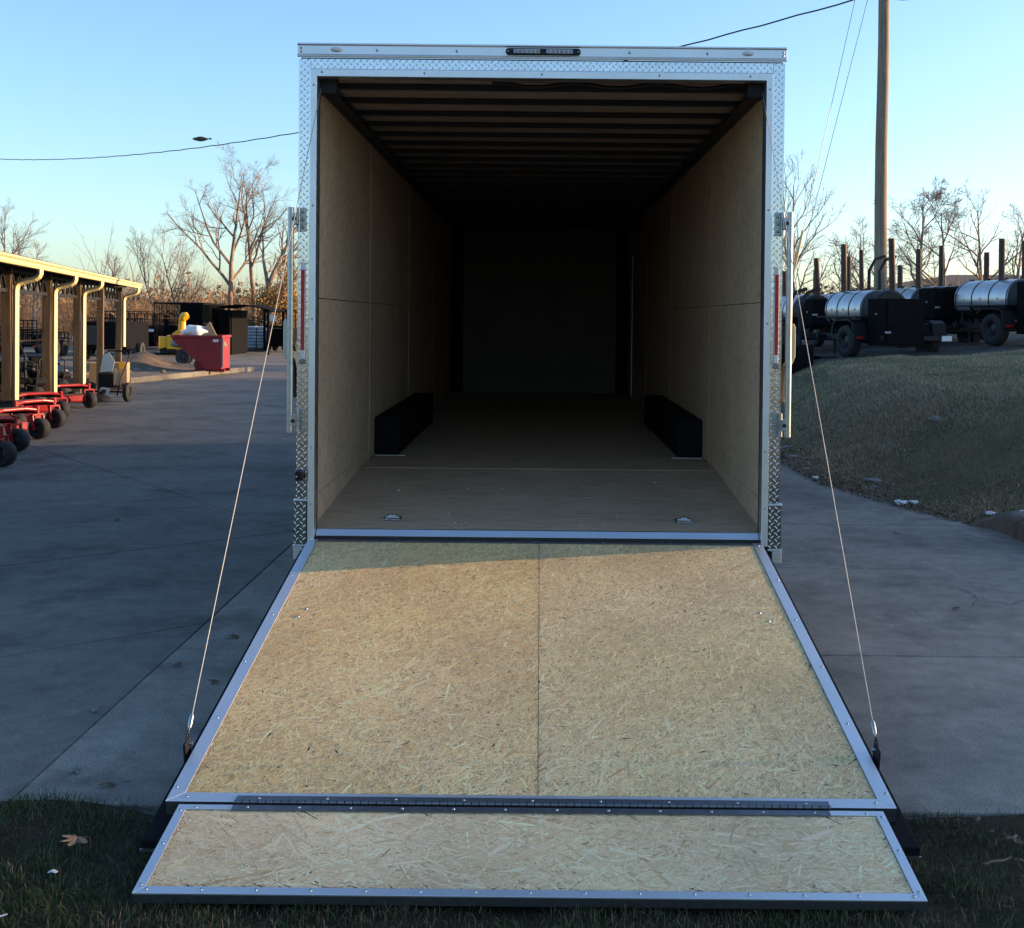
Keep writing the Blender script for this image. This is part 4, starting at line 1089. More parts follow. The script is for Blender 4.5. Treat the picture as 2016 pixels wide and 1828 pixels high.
# ================================================================ FAR TRAILERS (left)
def cage_panel(mb, a, b_, z0, z1, nbar, w=0.035):
    a = Vector(a); b_ = Vector(b_)
    for z in (z0, (z0+z1)/2, z1): mb.bar((a.x, a.y, z), (b_.x, b_.y, z), w*1.3, w*1.3)
    for i in range(nbar+1):
        p = a.lerp(b_, i/nbar); mb.bar((p.x, p.y, z0), (p.x, p.y, z1), w, w, up=(1, 0, 0))
def utility_trailer(name, loc, rz, w, l, zdeck, zrail, nb, label, gate=0.0, roof=False, group='black trailers across the lot'):
    t = empty(name, loc, rz, label, 'trailer', group)
    b = MB(); b.box(-w/2, w/2, 0, l, zdeck-0.08, zdeck); b.bar((-w*0.4, l, zdeck-0.06), (0, l+1.1, zdeck-0.06), 0.08, 0.1); b.bar((w*0.4, l, zdeck-0.06), (0, l+1.1, zdeck-0.06), 0.08, 0.1); b.build('deck', MAT['black_matte'], t)
    for sx in (-1, 1):
        b = MB(); cage_panel(b, (sx*w/2, 0, 0), (sx*w/2, l, 0), zdeck, zrail, nb); b.build('side_rail', MAT['black_matte'], t)
        for yw in (l*0.45, l*0.45+0.85):
            wheel(t, (sx*(w/2+0.14), yw, 0.34), 0.34, 0.2)
        b = MB(); b.box(sx*(w/2+0.14)-0.14, sx*(w/2+0.14)+0.14, l*0.45-0.4, l*0.45+1.25, 0.70, 0.74); b.box(sx*(w/2+0.14)-0.14, sx*(w/2+0.14)+0.14, l*0.45-0.44, l*0.45-0.40, 0.45, 0.74); b.build('fender', MAT['black_matte'], t)
        b = MB(); b.box(sx*w*0.44-0.06, sx*w*0.44+0.06, -0.03, -0.002, zdeck-0.07, zdeck-0.01); b.build('tail_light', MAT['red_lens'], t)
    b = MB(); cage_panel(b, (-w/2, l, 0), (w/2, l, 0), zdeck, zrail, max(3, nb//2)); b.build('front_rail', MAT['black_matte'], t)
    if gate:
        b = MB(); cage_panel(b, (-w/2, -0.04, 0), (w/2, -0.04, 0), zdeck, gate, 9, 0.03)
        for i in range(7): b.bar((-w/2, -0.04, zdeck+(gate-zdeck)*i/7), (w/2, -0.04, zdeck+(gate-zdeck)*i/7), 0.02, 0.02)
        b.build('ramp_gate', MAT['black_matte'], t)
    if roof:
        b = MB()
        for x in (-w/2, w/2): b.bar((x, 0, zrail+0.03), (x, l, zrail+0.03), 0.06, 0.06)
        for i in range(6): b.bar((-w/2, l*i/5, zrail+0.03), (w/2, l*i/5, zrail+0.03), 0.05, 0.05)
        b.build('top_frame', MAT['black_matte'], t)
        b = MB(); b.box(-w/2+0.02, w/2-0.02, l-0.06, l-0.04, zdeck, zrail); b.box(w/2-0.05, w/2-0.04, l*0.35, l, zdeck, zrail); b.build('mesh_sheet', MAT['black_matte'], t)
    return t
utility_trailer('cage_trailer', (-15.0, 47.5, 0), R(6), 1.95, 5.2, 0.55, 2.18, 16, 'tall black cage trailer with open top frame behind the yellow chipper', gate=0.95, roof=True)
utility_trailer('landscape_trailer', (-19.9, 55.0, 0), R(4), 2.6, 4.0, 0.55, 1.75, 14, 'black slatted trailer showing behind the low dump trailer', gate=1.85)
utility_trailer('landscape_trailer', (-20.1, 44.0, 0), R(2), 1.5, 3.2, 0.5, 0.95, 8, 'low black trailer with tall mesh gate seen between the first shed posts', gate=1.45)
utility_trailer('landscape_trailer', (-17.9, 46.2, 0), R(2), 1.7, 3.2, 0.5, 1.55, 10, 'black rail trailer seen between the middle shed posts', gate=1.35)
utility_trailer('landscape_trailer', (-22.6, 48.0, 0), R(2), 1.7, 3.2, 0.5, 1.0, 8, 'low black trailer glimpsed left of the second shed post', gate=1.1)
DT = empty('dump_trailer', (-17.25, 49.0, 0), R(3), 'low black dump trailer with solid sides left of the cage trailer', 'trailer', 'black trailers across the lot')
b = MB(); b.box(-0.85, 0.85, 0, 3.2, 0.55, 0.62)
for x in (-0.85, 0.80): b.box(x, x+0.05, 0, 3.2, 0.62, 1.22)
b.box(-0.85, 0.85, -0.04, 0.0, 0.55, 1.22); b.build('dump_body', MAT['black_matte'], DT, bevel=0.01)
b = MB(); b.box(-0.6, 0.6, -0.1, 3.4, 0.35, 0.5); b.tube([(-0.3, -0.12, 0.05), (-0.3, -0.12, 0.4)], 0.03, 6); b.build('frame', MAT['black_matte'], DT)
b = MB(); b.box(0.15, 0.72, -0.05, -0.042, 0.98, 1.10); b.build('notice', MAT['paper'], DT)
b = MB()
for x in (-0.28, 0.12): b.tube([(x-0.12, -0.13, 0.42), (x-0.08, -0.14, 0.30), (x, -0.15, 0.26), (x+0.1, -0.14, 0.34)], 0.025, 6)
b.build('safety_chain', MAT['zinc'], DT)
for sx in (-1, 1):
    wheel(DT, (sx*0.98, 1.4, 0.34), 0.34, 0.2); wheel(DT, (sx*0.98, 2.2, 0.34), 0.34, 0.2)
# dark equipment under the shed line
EQ = empty('box_trailer', (-15.9, 41.5, 0), R(3), 'dark enclosed equipment trailer seen past the third shed post', 'trailer', 'black trailers across the lot')
b = MB(); b.box(-0.9, 0.9, 0, 2.8, 0.45, 1.45); b.build('body', MAT['black_matte'], EQ, bevel=0.03)
b = MB(); b.box(-0.75, -0.1, -0.02, -0.002, 0.6, 1.3); b.build('door', MAT['black_gloss'], EQ)
for sx in (-1, 1): wheel(EQ, (sx*1.0, 1.4, 0.34), 0.34, 0.2)
# canopy
CP = empty('canopy', (-12.95, 50.0, 0), R(0), 'dark curved canopy on posts between the cage trailer and the stacked bags', 'canopy')
b = MB()
arc = [(-1.15 + 2.3*i/10, 1.98 + 0.22*math.sin(math.pi*(0.15+0.85*i/10))) for i in range(11)]
b.prism([(p[0], 0, p[1]) for p in arc] + [(p[0], 0, p[1]-0.05) for p in arc[::-1]], (0, 3.0, 0)); b.build('cover', MAT['black_matte'], CP)
for x in (-1.05, -0.65, 1.05):
    b = MB(); b.box(x-0.05, x+0.05, 0.05, 0.15, 0, 1.97); b.build('post', MAT['black_matte'], CP)
b = MB(); b.box(-1.05, -0.55, 0.16, 2.9, 0, 1.95); b.build('end_panel', MAT['black_matte'], CP)
# stacked bags
SB = empty('bag_pallet', (-13.9, 56.5, 0), R(5), 'pallet stacked with pale wrapped bags under the canopy end', 'pallet')
b = MB(); b.box(-0.5, 0.5, -0.5, 0.5, 0, 0.12); b.build('pallet', MAT['post_wood'], SB)
rb = random.Random(8)
for lv in range(7):
    for sx in (-1, 1):
        bm = MB(); bm.box(sx*0.25-0.24, sx*0.25+0.24, -0.46, 0.46, 0.12+lv*0.155, 0.12+lv*0.155+0.145)
        bm.build('bag', MAT['bag_white'], SB, bevel=0.05, seg=3)
# forklift-like rack
RK = empty('forklift', (-12.55, 54.5, 0), R(-4), 'black forklift with upright mast beside the stacked bags', 'forklift')
b = MB()
for x in (-0.55, -0.35, 0.35, 0.55): b.box(x-0.05, x+0.05, -0.1, 0.02, 0.1, 2.05)
for z in (0.4, 1.2, 1.95): b.box(-0.6, 0.6, -0.06, 0.0, z-0.05, z+0.05)
b.build('mast', MAT['black_matte'], RK)
b = MB(); b.box(-0.55, 0.55, 0.3, 1.8, 0.25, 1.1); b.build('chassis', MAT['black_matte'], RK, bevel=0.05)
b = MB()
for x in (-0.5, 0.5):
    for y in (0.4, 1.5): b.bar((x, y, 1.05), (x*0.95, y, 2.0), 0.05, 0.05)
b.box(-0.52, 0.52, 0.35, 1.55, 2.0, 2.05); b.build('overhead_guard', MAT['black_matte'], RK)
for sx in (-1, 1):
    wheel(RK, (sx*0.5, 0.35, 0.28), 0.28, 0.2); wheel(RK, (sx*0.5, 1.5, 0.25), 0.25, 0.2)
b = MB(); b.box(-0.28, 0.05, -0.13, -0.12, 1.45, 1.75); b.build('sheet', MAT['paper'], RK)

# ================================================================ SMOKERS (right)
def make_smoker(pos, rz, label, boxw=0.86, boxh=(0.26, 1.17), boxl=0.62, drum_l=1.45, chim=(), shelf=True, bent=None, wheel_y=0.0):
    x, y = pos
    zg = min(bank_z(x+dx*0.9, y+dy*0.9) for dx in (-1, 0, 1) for dy in (-0.4, 0, 0.4))+0.03
    s = empty('trailer_smoker', (x, y, zg), rz, label, 'smoker', 'trailer smokers on the gravel pad')
    R0 = 0.40; zc = 0.95; DX = -0.22
    for sx in (-1, 1):
        w = wheel(s, (sx*0.90, wheel_y, 0.33), 0.33, 0.23, 0, MAT['rim'], n=28)
        b = MB()
        b.prism([(sx*0.90-0.15, -0.42+wheel_y, 0.42), (sx*0.90-0.15, -0.38+wheel_y, 0.70), (sx*0.90-0.15, -0.26+wheel_y, 0.76), (sx*0.90-0.15, 0.26+wheel_y, 0.76), (sx*0.90-0.15, 0.40+wheel_y, 0.66),
                 (sx*0.90-0.15, 0.38+wheel_y, 0.64), (sx*0.90-0.15, 0.25+wheel_y, 0.735), (sx*0.90-0.15, -0.25+wheel_y, 0.735), (sx*0.90-0.15, -0.355+wheel_y, 0.69), (sx*0.90-0.15, -0.395+wheel_y, 0.42)], (0.30, 0, 0))
        b.box(sx*0.90-0.15, sx*0.90+0.15, -0.44+wheel_y, -0.40+wheel_y, 0.36, 0.50)
        f = b.build('fender', MAT['black_satin'], s)
        b = MB(); b.box(sx*0.90-0.10, sx*0.90+0.06, -0.465+wheel_y, -0.442+wheel_y, 0.385, 0.435); b.build('tail_light', MAT['red_lens'], f, bevel=0.005)
    b = MB()
    for sx in (-1, 1): b.box(sx*0.55-0.04, sx*0.55+0.04, -1.0, 1.5, 0.36, 0.46)
    for yy_ in (-0.98, 0.0, 1.46): b.box(-0.78, 0.78, yy_-0.04, yy_+0.04, 0.37, 0.45)
    for sx in (-1, 1): b.bar((sx*0.55, 1.5, 0.41), (0, 2.2, 0.41), 0.08, 0.10)
    b.tube([(0, 2.05, 0.0), (0, 2.05, 0.6)], 0.03, 8); b.build('trailer_frame', MAT['black_satin'], s)
    b = MB(); b.tube([(-0.9, wheel_y, 0.33), (0.9, wheel_y, 0.33)], 0.035, 8); b.build('axle', MAT['black_satin'], s)
    # drum
    y0, y1 = -0.45, drum_l
    b = MB(); b.lathe([(y0, 0), (y0, R0*0.9), (y0+0.03, R0), (y1-0.03, R0), (y1, R0*0.9), (y1, 0)], 'y', (0, 0, zc), 32); dr = b.build('drum', MAT['black_satin'], s, smooth_deg=35, loc=(DX, 0, 0))
    b = MB(); prof = [(0.0, R0+0.004), (0.0, R0+0.012), (y1-0.06, R0+0.012), (y1-0.06, R0+0.004)]
    b.lathe(prof, 'y', (0, 0, zc), 24, R(20), R(212)); lid = b.build('lid', MAT['silver_drum'], dr, smooth_deg=35)
    L = y1-0.06
    for fq in (0.02, 0.34, 0.66, 0.97):
        b = MB(); b.lathe([(fq*L-0.014, R0+0.0125), (fq*L-0.014, R0+0.018), (fq*L+0.014, R0+0.018), (fq*L+0.014, R0+0.0125)], 'y', (0, 0, zc), 24, R(20), R(212)); b.build('lid_strap', MAT['black_satin'], lid)
        a = R(88); b = MB(); b.box(-0.03, 0.03, fq*L-0.05, fq*L+0.05, zc+R0+0.014, zc+R0+0.045); b.build('lid_hinge', MAT['black_satin'], lid, bevel=0.006)
    for fq in (0.18, 0.50, 0.82):
        b = MB(); a = R(196); px = (R0+0.05)*math.cos(a); pz = zc+(R0+0.05)*math.sin(a)
        b.tube([(px+0.035, fq*L-0.09, pz), (px, fq*L-0.09, pz), (px, fq*L+0.09, pz), (px+0.035, fq*L+0.09, pz)], 0.011, 6); b.build('lid_handle', MAT['black_satin'], lid)
        a = R(178); b = MB(); b.lathe([(0, 0), (0, 0.03), (0.012, 0.028), (0.014, 0)], 'z', n=12); b.build('gauge', MAT['white_plastic'], lid, loc=((R0+0.014)*math.cos(a), fq*L, zc+(R0+0.014)*math.sin(a)), rot=(0, R(-90), 0))
    for yy_ in (0.0, y1-0.2):
        for sx in (-1, 1):
            b = MB(); b.bar((DX*0.5+sx*0.42, yy_, 0.45), (DX+sx*0.28, yy_, zc-0.25), 0.05, 0.05); b.build('saddle', MAT['black_satin'], s)
    # firebox
    yb = -0.46
    b = MB(); b.box(-boxw/2, boxw/2, yb-boxl, yb, boxh[0], boxh[1]); fb = b.build('firebox', MAT['black_matte'], s, bevel=0.012, loc=(DX-0.12, 0, 0))
    b = MB(); b.box(-boxw/2+0.03, boxw/2-0.03, yb-boxl-0.022, yb-boxl-0.002, boxh[0]+0.04, boxh[1]-0.05); b.build('firebox_door', MAT['black_matte'], fb, bevel=0.008)
    b = MB(); xh = -boxw/2+0.07; zh = boxh[0]+0.25
    for z_ in (zh, zh+0.02): b.tube([(xh, yb-boxl-0.02, z_), (xh, yb-boxl-0.07, z_), (xh-0.12, yb-boxl-0.08, z_)], 0.01, 6)
    b.build('latch', MAT['zinc'], fb)
    b = MB(); b.lathe([(0, 0), (0, 0.02), (0.01, 0.018), (0.012, 0)], 'z', n=10); b.build('vent_knob', MAT['zinc'], fb, loc=(-boxw/2-0.001, yb-boxl*0.5, boxh[1]-0.3), rot=(0, R(-90), 0))
    if boxh[0] > 0.5:
        for sx in (-1, 1):
            b = MB(); b.bar((DX-0.12+sx*boxw*0.4, yb-boxl*0.5, 0.45), (DX-0.12+sx*boxw*0.4, yb-boxl*0.5, boxh[0]+0.01), 0.05, 0.05); b.build('firebox_leg', MAT['black_satin'], s)
    for (cx, cy, ztop, tilt) in chim:
        b = MB(); zb_ = zc+math.sqrt(max(0.0, R0**2-cx**2))-0.05
        b.tube([(cx+DX, cy, zb_), (cx+DX+tilt, cy, ztop)], 0.062, 14, caps=False); b.tube([(cx+DX, cy, zb_), (cx+DX+tilt, cy, ztop-0.01)], 0.054, 14)
        b.build('chimney', MAT['rust_pipe'], s, smooth_deg=50)
    if shelf:
        b = MB(); b.box(-1.02, -0.55, -0.42, 1.1, 0.80, 0.825); sf = b.build('side_shelf', MAT['black_satin'], s, bevel=0.004)
        for yy_ in (-0.3, 0.95):
            b = MB(); b.bar((-0.80, yy_, 0.81), (-0.5, yy_, 0.46), 0.03, 0.03); b.build('shelf_brace', MAT['black_satin'], sf)
    if bent:
        for dx in (0.0, 0.28):
            b = MB(); bx, by = bent
            b.tube([(bx+dx, by, 0.46), (bx+dx, by, 1.75), (bx+dx+0.16, by, 2.02), (bx+dx+0.42, by, 2.10)], 0.04, 8); b.build('hoist_arm', MAT['black_satin'], s, smooth_deg=40)
    b = MB(); b.box(0.52, 0.74, -1.03, -1.022, 0.36, 0.46); b.build('licence_plate', MAT['white_plastic'], s)
    return s
A = R(16)
make_smoker((4.80, 22.6), A, 'trailer smoker half hidden by the right edge of the big trailer, with bent hoist arms', boxh=(0.30, 1.0), chim=((0.0, 0.3, 1.9, 0.0),), bent=(0.30, 0.35))
make_smoker((6.50, 26.8), A, 'trailer smoker behind the left one with a small raised firebox and leaning chimney', boxw=0.62, boxh=(0.62, 1.24), boxl=0.5, drum_l=1.5, chim=((0.10, -0.25, 2.2, -0.06), (0.0, 1.2, 1.95, 0.0)))
make_smoker((7.02, 23.0), A, 'trailer smoker with large square black firebox in front of the utility pole', chim=((0.12, -0.28, 2.38, -0.04), (-0.05, 1.25, 2.35, -0.02)))
make_smoker((8.95, 25.9), A, 'trailer smoker with short raised firebox and a pair of bent hoist arms beside the pole', boxw=0.80, boxh=(0.62, 1.30), boxl=0.6, drum_l=1.5, chim=((-0.12, 0.15, 2.22, 0.0), (0.10, 1.2, 1.9, 0.0)), bent=(-0.95, 1.2))
make_smoker((9.97, 23.1), A, 'trailer smoker with long strapped silver drum and tall thick chimney by the grass edge', boxh=(0.25, 1.28), drum_l=1.75, chim=((0.14, -0.28, 2.75, -0.03), (-0.08, 0.6, 2.2, 0.0)))
make_smoker((4.9, 26.4), A, 'trailer smoker tucked behind the one with the hoist arms', boxw=0.7, boxh=(0.5, 1.2), chim=((0.1, -0.2, 1.95, 0.0),))
make_smoker((11.1, 26.3), A, 'trailer smoker at the right behind the tall thick chimney', boxw=0.7, boxh=(0.5, 1.3), chim=((0.1, -0.2, 2.3, 0.0), (0.0, 1.0, 2.1, 0.0)))
make_smoker((7.9, 29.3), A, 'trailer smoker with its black box showing behind the pole base', boxw=0.9, boxh=(0.4, 1.3), chim=((0.1, -0.2, 2.3, 0.0), (-0.1, 1.1, 2.0, 0.0)))
make_smoker((10.6, 29.0), A, 'trailer smoker glimpsed between the house roof and the long silver drum', boxw=0.9, boxh=(0.4, 1.3), chim=((0.0, 0.4, 2.4, 0.0),))
make_smoker((9.2, 32.4), A, 'farthest trailer smoker, only its stack showing right of the pole', boxw=0.6, boxh=(0.62, 1.2), chim=((0.0, -0.2, 2.55, -0.03),))

# ================================================================ POLE AND WIRES
px_, py_ = 8.32, 28.0
PL = empty('utility_pole', (px_, py_, bank_z(px_, py_)-0.1), 0, 'tall bare wooden utility pole rising behind the smokers', 'pole')
b = MB(); b.tube([(0.01*math.sin(i*1.3), 0.01*math.cos(i*1.7), i*1.25) for i in range(10)], [0.162-0.0045*i for i in range(10)], 18); b.build('shaft', MAT['pole_wood'], PL, smooth_deg=50)
b = MB(); b.tube([(-0.13, -0.04, 10.0), (-0.2, -0.05, 9.9), (-0.28, -0.06, 9.55)], 0.02, 6); b.tube([(-0.27, -0.06, 9.0), (-0.28, -0.06, 9.5)], 0.03, 6); b.build('guy_clamp', MAT['wire'], PL)
zp = bank_z(px_, py_)-0.1
def sag(p0, p1, s, n=60, wob=0.0):
    p0, p1 = Vector(p0), Vector(p1)
    return [p0.lerp(p1, i/n) + Vector((0, 0, -4*s*(i/n)*(1-i/n) + wob*math.sin(i*1.9))) for i in range(n+1)]
# service drop: pole -> far left
b = MB(); b.tube(sag((8.2, 28.05, 9.75), (-52, 88.0, 14.95), 2.66, 150, 0.012), 0.022, 5); tag(b.build('service_wire', MAT['wire']), 'dark twisted service wire sagging from the pole across the sky', 'wire')
b = MB(); b.tube(sag((8.42, 27.95, 9.62), (9.35, 27.6, 9.72), 0.14, 12), 0.016, 5); tag(b.build('drip_loop', MAT['wire']), 'short drooping wire loop at the right of the pole top', 'wire')
b = MB(); b.tube(sag((8.4, 28.1, 11.0), (40, 60, 17.5), 0.6, 40), 0.012, 5); tag(b.build('power_line', MAT['wire']), 'thin power line leaving the pole toward the upper right', 'wire')
for i, (bx, tz, lab) in enumerate(((5.62, 11.2, 'outer guy wire with cream guard beside the trailer'), (5.70, 9.6, 'inner guy wire running closer to the pole'))):
    by = 27.2 + 0.25*i
    zb_ = bank_z(bx, by)
    G = empty('guy_wire', (bx, by, zb_), 0, lab, 'guy wire')
    top = Vector((px_-0.14-bx, py_-by, tz+zp-zb_))
    b = MB(); b.tube([(0, 0, -0.05), top], 0.0085, 5); b.build('strand', MAT['cable'], G)
    if i == 0:
        d = top.normalized(); b = MB(); b.tube([d*0.5, d*3.0], 0.035, 8); b.build('guard', MAT['gutter'], G, smooth_deg=50)

# ================================================================ HOUSE behind smokers
HX, HY = 13.4, 46.0
HZ = bank_z(HX+3, HY)-0.3
HS = empty('brick_house', (HX, HY, HZ), R(-6), 'low brown brick house with dark hipped roof behind the smokers', 'house')
b = MB(); b.box(0, 17, 0, 8, 0, 1.9); hw = b.build('wall', MAT['brick'], HS)
b = MB(); o_ = 0.5; zr = 1.88
b.add([(-o_, -o_, zr), (17+o_, -o_, zr), (17+o_, 8+o_, zr), (-o_, 8+o_, zr), (4, 4, zr+0.75), (13, 4, zr+0.75)], [(0,1,5,4),(1,2,5),(2,3,4,5),(3,0,4),(3,2,1,0)])
rf = b.build('roof', MAT['shingle'], HS)
b = MB(); b.box(10.2, 10.9, 3.2, 3.9, zr+0.5, zr+1.3); b.build('chimney', MAT['brick'], rf)
for x in (1.5, 5.0, 9.0, 13.0):
    b = MB(); b.box(x, x+1.2, -0.04, 0.03, 0.7, 1.6); wf = b.build('window', MAT['white_plastic'], HS)
    b = MB(); b.box(x+0.07, x+1.13, -0.05, -0.041, 0.77, 1.53); b.build('pane', MAT['black_gloss'], wf)
b = MB(); b.box(7.0, 7.95, -0.04, 0.03, 0.0, 1.7); b.build('door', MAT['post_wood'], HS)

# ================================================================ TREES
def grow_tree(seed, h, trunk_r, spread=0.55, lean=(0, 0), levels=4, first=0.28, nchild=(5, 8), up=0.25, tw_r=0.007, segl=0.45):
    rg = random.Random(seed)
    big, small = MB(), MB()
    def branch(p, d, L, r, lv):
        n = max(3, int(L/segl)) if lv == 0 else max(3, min(6, int(L/0.3)))
        pts = [p.copy()]; rs = [r]; dirs = [d.copy()]
        dd = d.copy()
        for i in range(n):
            wob = 0.10 if lv == 0 else 0.22
            dd = (dd + Vector((rg.gauss(0, wob), rg.gauss(0, wob), rg.gauss(0, wob*0.6))) * (0.5 if lv == 0 else 0.7) + Vector((0, 0, up*(0.05 if lv == 0 else 0.22)))).normalized()
            pts.append(pts[-1] + dd*(L/n)); rs.append(max(tw_r*0.6, r*(1-0.82*(i+1)/n))); dirs.append(dd.copy())
        (big if lv <= 1 else small).tube(pts, rs, 7 if lv == 0 else (5 if lv == 1 else 3), caps=False)
        if lv >= levels: return
        k = rg.randint(*nchild) if lv > 0 else int(rg.randint(*nchild)*1.7)
        for j in range(k):
            f = (first if lv == 0 else 0.15) + (1-(first if lv == 0 else 0.15))*((j+rg.random())/k)
            f = min(f, 0.98)
            q = f*n; i = int(q); t = q-i
            pp = pts[i].lerp(pts[min(i+1, n)], t); rr = rs[i]*(1-t)+rs[min(i+1, n)]*t
            ax = dirs[i]
            az = rg.uniform(0, 2*math.pi)
            s = ax.cross(Vector((0.3, 0.1, 1))); 
            if s.length < 0.05: s = Vector((1, 0, 0))
            s.normalize(); u = ax.cross(s)
            out = s*math.cos(az)+u*math.sin(az)
            sp = spread*rg.uniform(0.7, 1.3)
            nd = (ax*math.cos(sp) + out*math.sin(sp)).normalized()
            nl = L*(0.62 if lv == 0 else 0.55)*(1.12-0.75*f)*rg.uniform(0.75, 1.2) + 0.08
            branch(pp, nd, nl, max(tw_r, min(rr*0.72, rr)), lv+1)
    d0 = Vector((lean[0], lean[1], 1)).normalized()
    branch(Vector((0, 0, -0.1)), d0, h, trunk_r, 0)
    return big, small
def tree(name, pos, label, cat='tree', group=None, mats=('bark', 'twig'), **kw):
    x, y, z = pos
    t = empty(name, (x, y, z), 0, label, cat, group)
    big, small = grow_tree(**kw)
    big.build('trunk', MAT[mats[0]], t, smooth_deg=60)
    if small.v:
        o = small.build('crown', MAT[mats[1]], t, smooth_deg=None)
    return t
GL = 'bare trees beyond the left lot'; GR = 'bare trees beyond the smokers'
tree('bare_tree', (-16.85, 62, 0), 'largest bare spreading tree standing behind the cage trailer', group=GL, seed=21, h=9.1, trunk_r=0.19, spread=0.72, first=0.30, nchild=(5, 7), levels=4, up=0.30, tw_r=0.0055)
tree('bare_tree', (-15.9, 63, 0), 'slim bare tree leaning toward the trailer behind the canopy', group=GL, seed=33, h=8.9, trunk_r=0.17, spread=0.6, lean=(0.22, 0), first=0.45, nchild=(4, 6), levels=4, tw_r=0.0055)
tree('bare_tree', (-14.6, 60, 0), 'thick leaning trunk beside the tread-plate frame wrapped in golden vine', group=GL, seed=12, h=7.2, trunk_r=0.26, spread=0.6, lean=(0.16, 0), first=0.4, nchild=(4, 6), levels=3)
tree('bare_tree', (-14.9, 58.5, 0), 'crooked low limb tree bending toward the trailer above the stacked bags', group=GL, seed=45, h=5.5, trunk_r=0.13, spread=0.7, lean=(0.55, 0), first=0.3, nchild=(4, 6), levels=3)
tree('sapling', (-19.6, 60, 0), 'bare sapling with fanned stems behind the dump trailer', 'tree', GL, seed=5, h=5.2, trunk_r=0.07, spread=0.45, first=0.15, nchild=(5, 7), levels=3, lean=(-0.15, 0))
tree('sapling', (-18.2, 59, 0), 'leaning bare sapling above the cage trailer left corner', 'tree', GL, seed=6, h=5.4, trunk_r=0.08, spread=0.5, first=0.2, nchild=(5, 7), levels=3, lean=(-0.25, 0))
tree('sapling', (-17.6, 57.5, 0), 'short twiggy sapling over the middle of the cage trailer', 'tree', GL, seed=7, h=4.3, trunk_r=0.06, spread=0.6, first=0.15, nchild=(5, 8), levels=3)
tree('sapling', (-23.4, 60, 0), 'thin forked sapling poking above the shed roof', 'tree', GL, seed=8, h=5.7, trunk_r=0.05, spread=0.35, first=0.3, nchild=(3, 4), levels=2)
tree('sapling', (-22.0, 62, 0), 'wispy sapling next to the forked one above the shed roof', 'tree', GL, seed=9, h=4.7, trunk_r=0.05, spread=0.35, first=0.3, nchild=(3, 4), levels=2)
tree('bare_tree', (-27.6, 60, 0), 'dense bare tree top showing above the shed gutter', group=GL, seed=10, h=6.3, trunk_r=0.10, spread=0.6, first=0.35, nchild=(6, 8), levels=3)
tree('bare_tree', (-25.2, 57, 0), 'bare tree seen under the shed roof between the first posts', group=GL, seed=14, h=4.4, trunk_r=0.12, spread=0.6, first=0.3, nchild=(5, 7), levels=3)
tree('bare_tree', (-21.0, 57, 0), 'bare tree seen under the shed truss near the end post', group=GL, seed=15, h=4.0, trunk_r=0.10, spread=0.6, first=0.25, nchild=(5, 7), levels=3)
def rt(xU, d, h, seed, lab, **kw):
    x = (xU-1062)*d/2251
    z = bank_z(x, d)
    k = dict(seed=seed, h=h, trunk_r=0.09, spread=0.65, first=0.25, nchild=(5, 7), levels=3, up=0.15); k.update(kw)
    tree('bare_tree', (x, d, z), lab, group=GR, **k)
rt(1800, 40, 4.6, 51, 'many-stemmed bare tree right of the utility pole', levels=4, nchild=(4, 6), trunk_r=0.10)
rt(1860, 41, 4.4, 52, 'wide bare tree above the house roof', levels=4, nchild=(4, 6))
rt(1935, 40, 4.3, 53, 'sparse bare tree with arching branches over the right smoker', nchild=(4, 6))
rt(2005, 42, 4.0, 54, 'bare tree at the right behind the tallest smoker stack')
rt(1690, 42, 3.6, 55, 'low bare tree just left of the utility pole')
rt(1655, 40, 3.0, 56, 'small twiggy tree behind the middle smoker')
rt(1545, 38, 5.2, 57, 'reddish bare tree beside the right tread-plate corner', trunk_r=0.08, spread=0.5)
rt(1575, 43, 3.8, 58, 'thin bare tree behind the guy wire guard')
rt(1740, 43, 3.2, 59, 'low bare tree showing past the right side of the pole')

# brush (a mass of thin stems) left and right
def brush(name, n, xr, yr, hr, seed, mat, label, zf=lambda x, y: 0.0, prof=None):
    rg = random.Random(seed); b = MB()
    for i in range(n):
        x = rg.uniform(*xr); y = rg.uniform(*yr); h = rg.uniform(*hr)*(prof(x) if prof else 1.0)
        z = zf(x, y)
        p = Vector((x, y, z)); d = Vector((rg.gauss(0, 0.3), rg.gauss(0, 0.3), 1)).normalized()
        pts = [p]
        for k in range(4):
            d = (d+Vector((rg.gauss(0, 0.22), rg.gauss(0, 0.22), 0))).normalized(); pts.append(pts[-1]+d*h/4)
        b.tube(pts, [0.014, 0.012, 0.010, 0.008, 0.004], 3, caps=False)
        for k in range(7):
            j = rg.randint(1, 4); q = pts[j]; dd = (d+Vector((rg.gauss(0, 0.7), rg.gauss(0, 0.7), rg.gauss(0.2, 0.4)))).normalized(); L = h*rg.uniform(0.15, 0.4)
            m_ = q+dd*L*0.5+Vector((rg.gauss(0, .05), 0, rg.gauss(0, .05)))
            b.tube([q, m_, q+dd*L], [0.008, 0.006, 0.003], 3, caps=False)
    o = b.build(name, MAT[mat]); return tag(o, label, 'brush', kind='stuff')
brush('brush_thicket', 1500, (-38, -13.0), (60, 72), (1.5, 3.6), 70, 'brush', 'tan leafless brush thicket along the far edge of the lot')
brush('brush_thicket', 750, (7, 26), (36, 44), (0.7, 1.9), 71, 'brush', 'tan leafless brush thicket behind the smokers', zf=bank_z)
